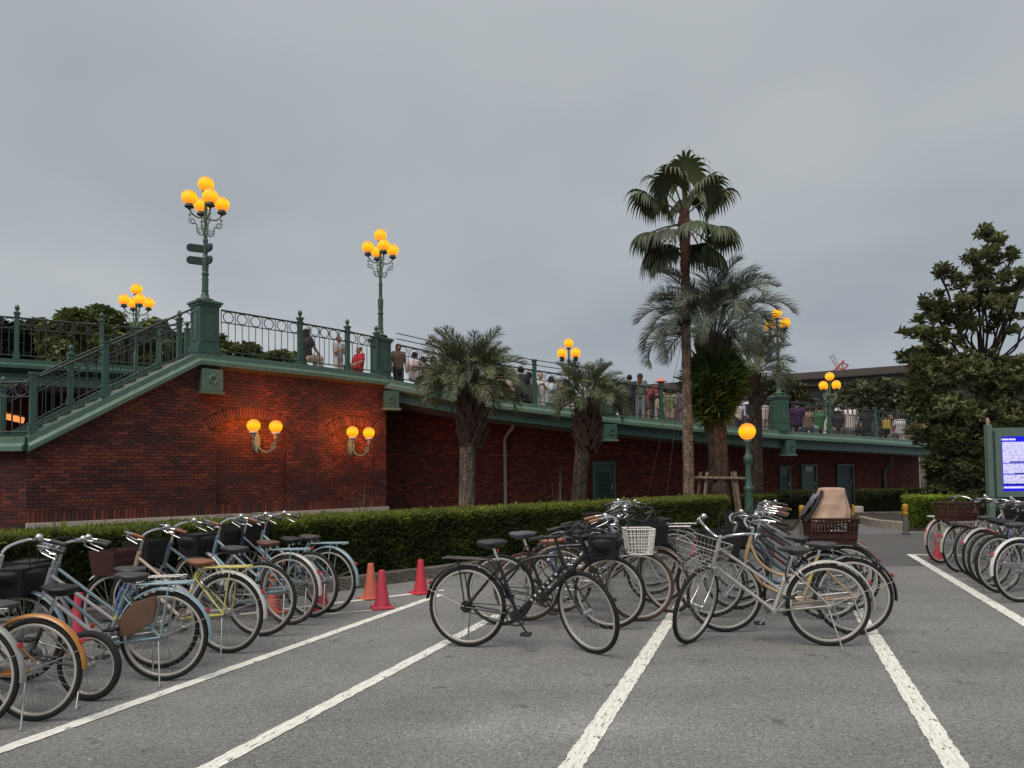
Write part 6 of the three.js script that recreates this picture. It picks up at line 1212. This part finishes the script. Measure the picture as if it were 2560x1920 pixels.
C([1706, 1440], [1530, 1430], 'black bicycle facing left, nearest the hedge', { frame: black, fender: black, rack: 'chrome', basket: null, saddle: black });

const Rg = (a, b, label, o) => bicycle(label, ground(...a), dirPx(a, b), { group: rowR, ...o });
Rg([2073, 1615], [1727, 1606], 'silver bicycle with steel wire basket and turned front wheel, nearest at right', { frame: [0.5, 0.49, 0.47], fender: [0.55, 0.54, 0.5], basket: 'steel', steer: 56, noFront: true, rise: -0.01, saddle: [0.045, 0.045, 0.048], tyre: [0.014, 0.014, 0.014], guardColor: [0.22, 0.19, 0.15] });
Rg([2136, 1587], [1787, 1580], 'cream curved frame bicycle with black fenders behind the silver one', { frame: cream, frameStyle: 'curve', fender: black, basket: 'dark', saddle: [0.06, 0.06, 0.065], steer: 3, grips: black });
Rg([2070, 1549], [1785, 1543], 'blue framed bicycle carrying a brown rear basket and beige seat cover', { frame: [0.07, 0.13, 0.19], frameStyle: 'single', fender: [0.05, 0.06, 0.07], rack: 'chrome', rearBasket: wickerBrown, cover: [0.46, 0.31, 0.23], saddle: [0.07, 0.07, 0.075], basket: 'mesh', stand: 'double' });
Rg([2118, 1528], [1820, 1523], 'slate blue bicycle between the seat cover bicycle and the maroon one', { frame: slate, frameStyle: 'single', fender: [0.05, 0.05, 0.055], basket: 'dark', saddle: [0.05, 0.05, 0.06], steer: -6 });
Rg([2108, 1506], [1840, 1501], 'maroon bicycle in the middle right group', { frame: [0.12, 0.03, 0.03], fender: [0.3, 0.29, 0.27], basket: 'mesh', saddle: [0.1, 0.045, 0.035], grips: tan });
Rg([2098, 1484], [1848, 1478], 'dark blue bicycle with tan saddle behind the maroon one', { frame: navy, fender: [0.06, 0.06, 0.06], basket: 'dark', saddle: [0.22, 0.12, 0.08], bigBasket: true });
Rg([2090, 1463], [1858, 1458], 'grey bicycle with brown basket far back in the right group', { frame: [0.3, 0.3, 0.3], fender: [0.3, 0.3, 0.29], basket: 'dark', saddle: [0.1, 0.06, 0.05], grips: tan, steer: 12 });
Rg([2080, 1440], [1862, 1434], 'black bicycle farthest back in the middle right group, bright raised handlebar', { frame: black, fender: black, basket: 'mesh', saddle: [0.05, 0.055, 0.08], rack: 'chrome', rearBasket: wickerBrown, steer: -14 });

const E = (px, py, h, label, o) => bicycle(label, ground(px, py), h, { group: rowE, ...o });
E(2353, 1408, 66, 'bicycle with pink fender and white rack at the left end of the far right row', { frame: [0.4, 0.34, 0.36], fender: [0.5, 0.36, 0.35], rack: white, saddle: black, basket: null });
E(2401, 1431, 70, 'bicycle with cream fender and brown rear basket, second of the far right row', { frame: silver, fender: [0.5, 0.46, 0.38], rack: 'chrome', rearBasket: wickerBrown, saddle: black, basket: 'dark' });
E(2435, 1441, 72, 'black bicycle, third of the far right row', { frame: black, saddle: [0.05, 0.05, 0.05], tyre: [0.022, 0.022, 0.023], rack: 'chrome', basket: 'mesh' });
E(2460, 1457, 74, 'dark green bicycle, fourth of the far right row', { frame: [0.03, 0.06, 0.05], fender: [0.5, 0.5, 0.47], saddle: black, fenderTo: 150, basket: 'black' });
E(2478, 1468, 76, 'bicycle with fat black tyres and blue frame, fifth of the far right row', { frame: [0.06, 0.06, 0.2], saddle: black, tyre: [0.018, 0.018, 0.019], basket: 'mesh', guard: false });
E(2500, 1482, 77, 'grey bicycle, sixth of the far right row', { frame: [0.2, 0.2, 0.2], saddle: [0.06, 0.06, 0.06], basket: 'dark', fender: null });
E(2552, 1506, 80, 'bicycle with a bright white rear fender, nearest in the far right row', { frame: [0.1, 0.1, 0.1], fender: [0.78, 0.78, 0.76], saddle: black, basket: 'steel', rack: null });

renderer.render(scene, camera);
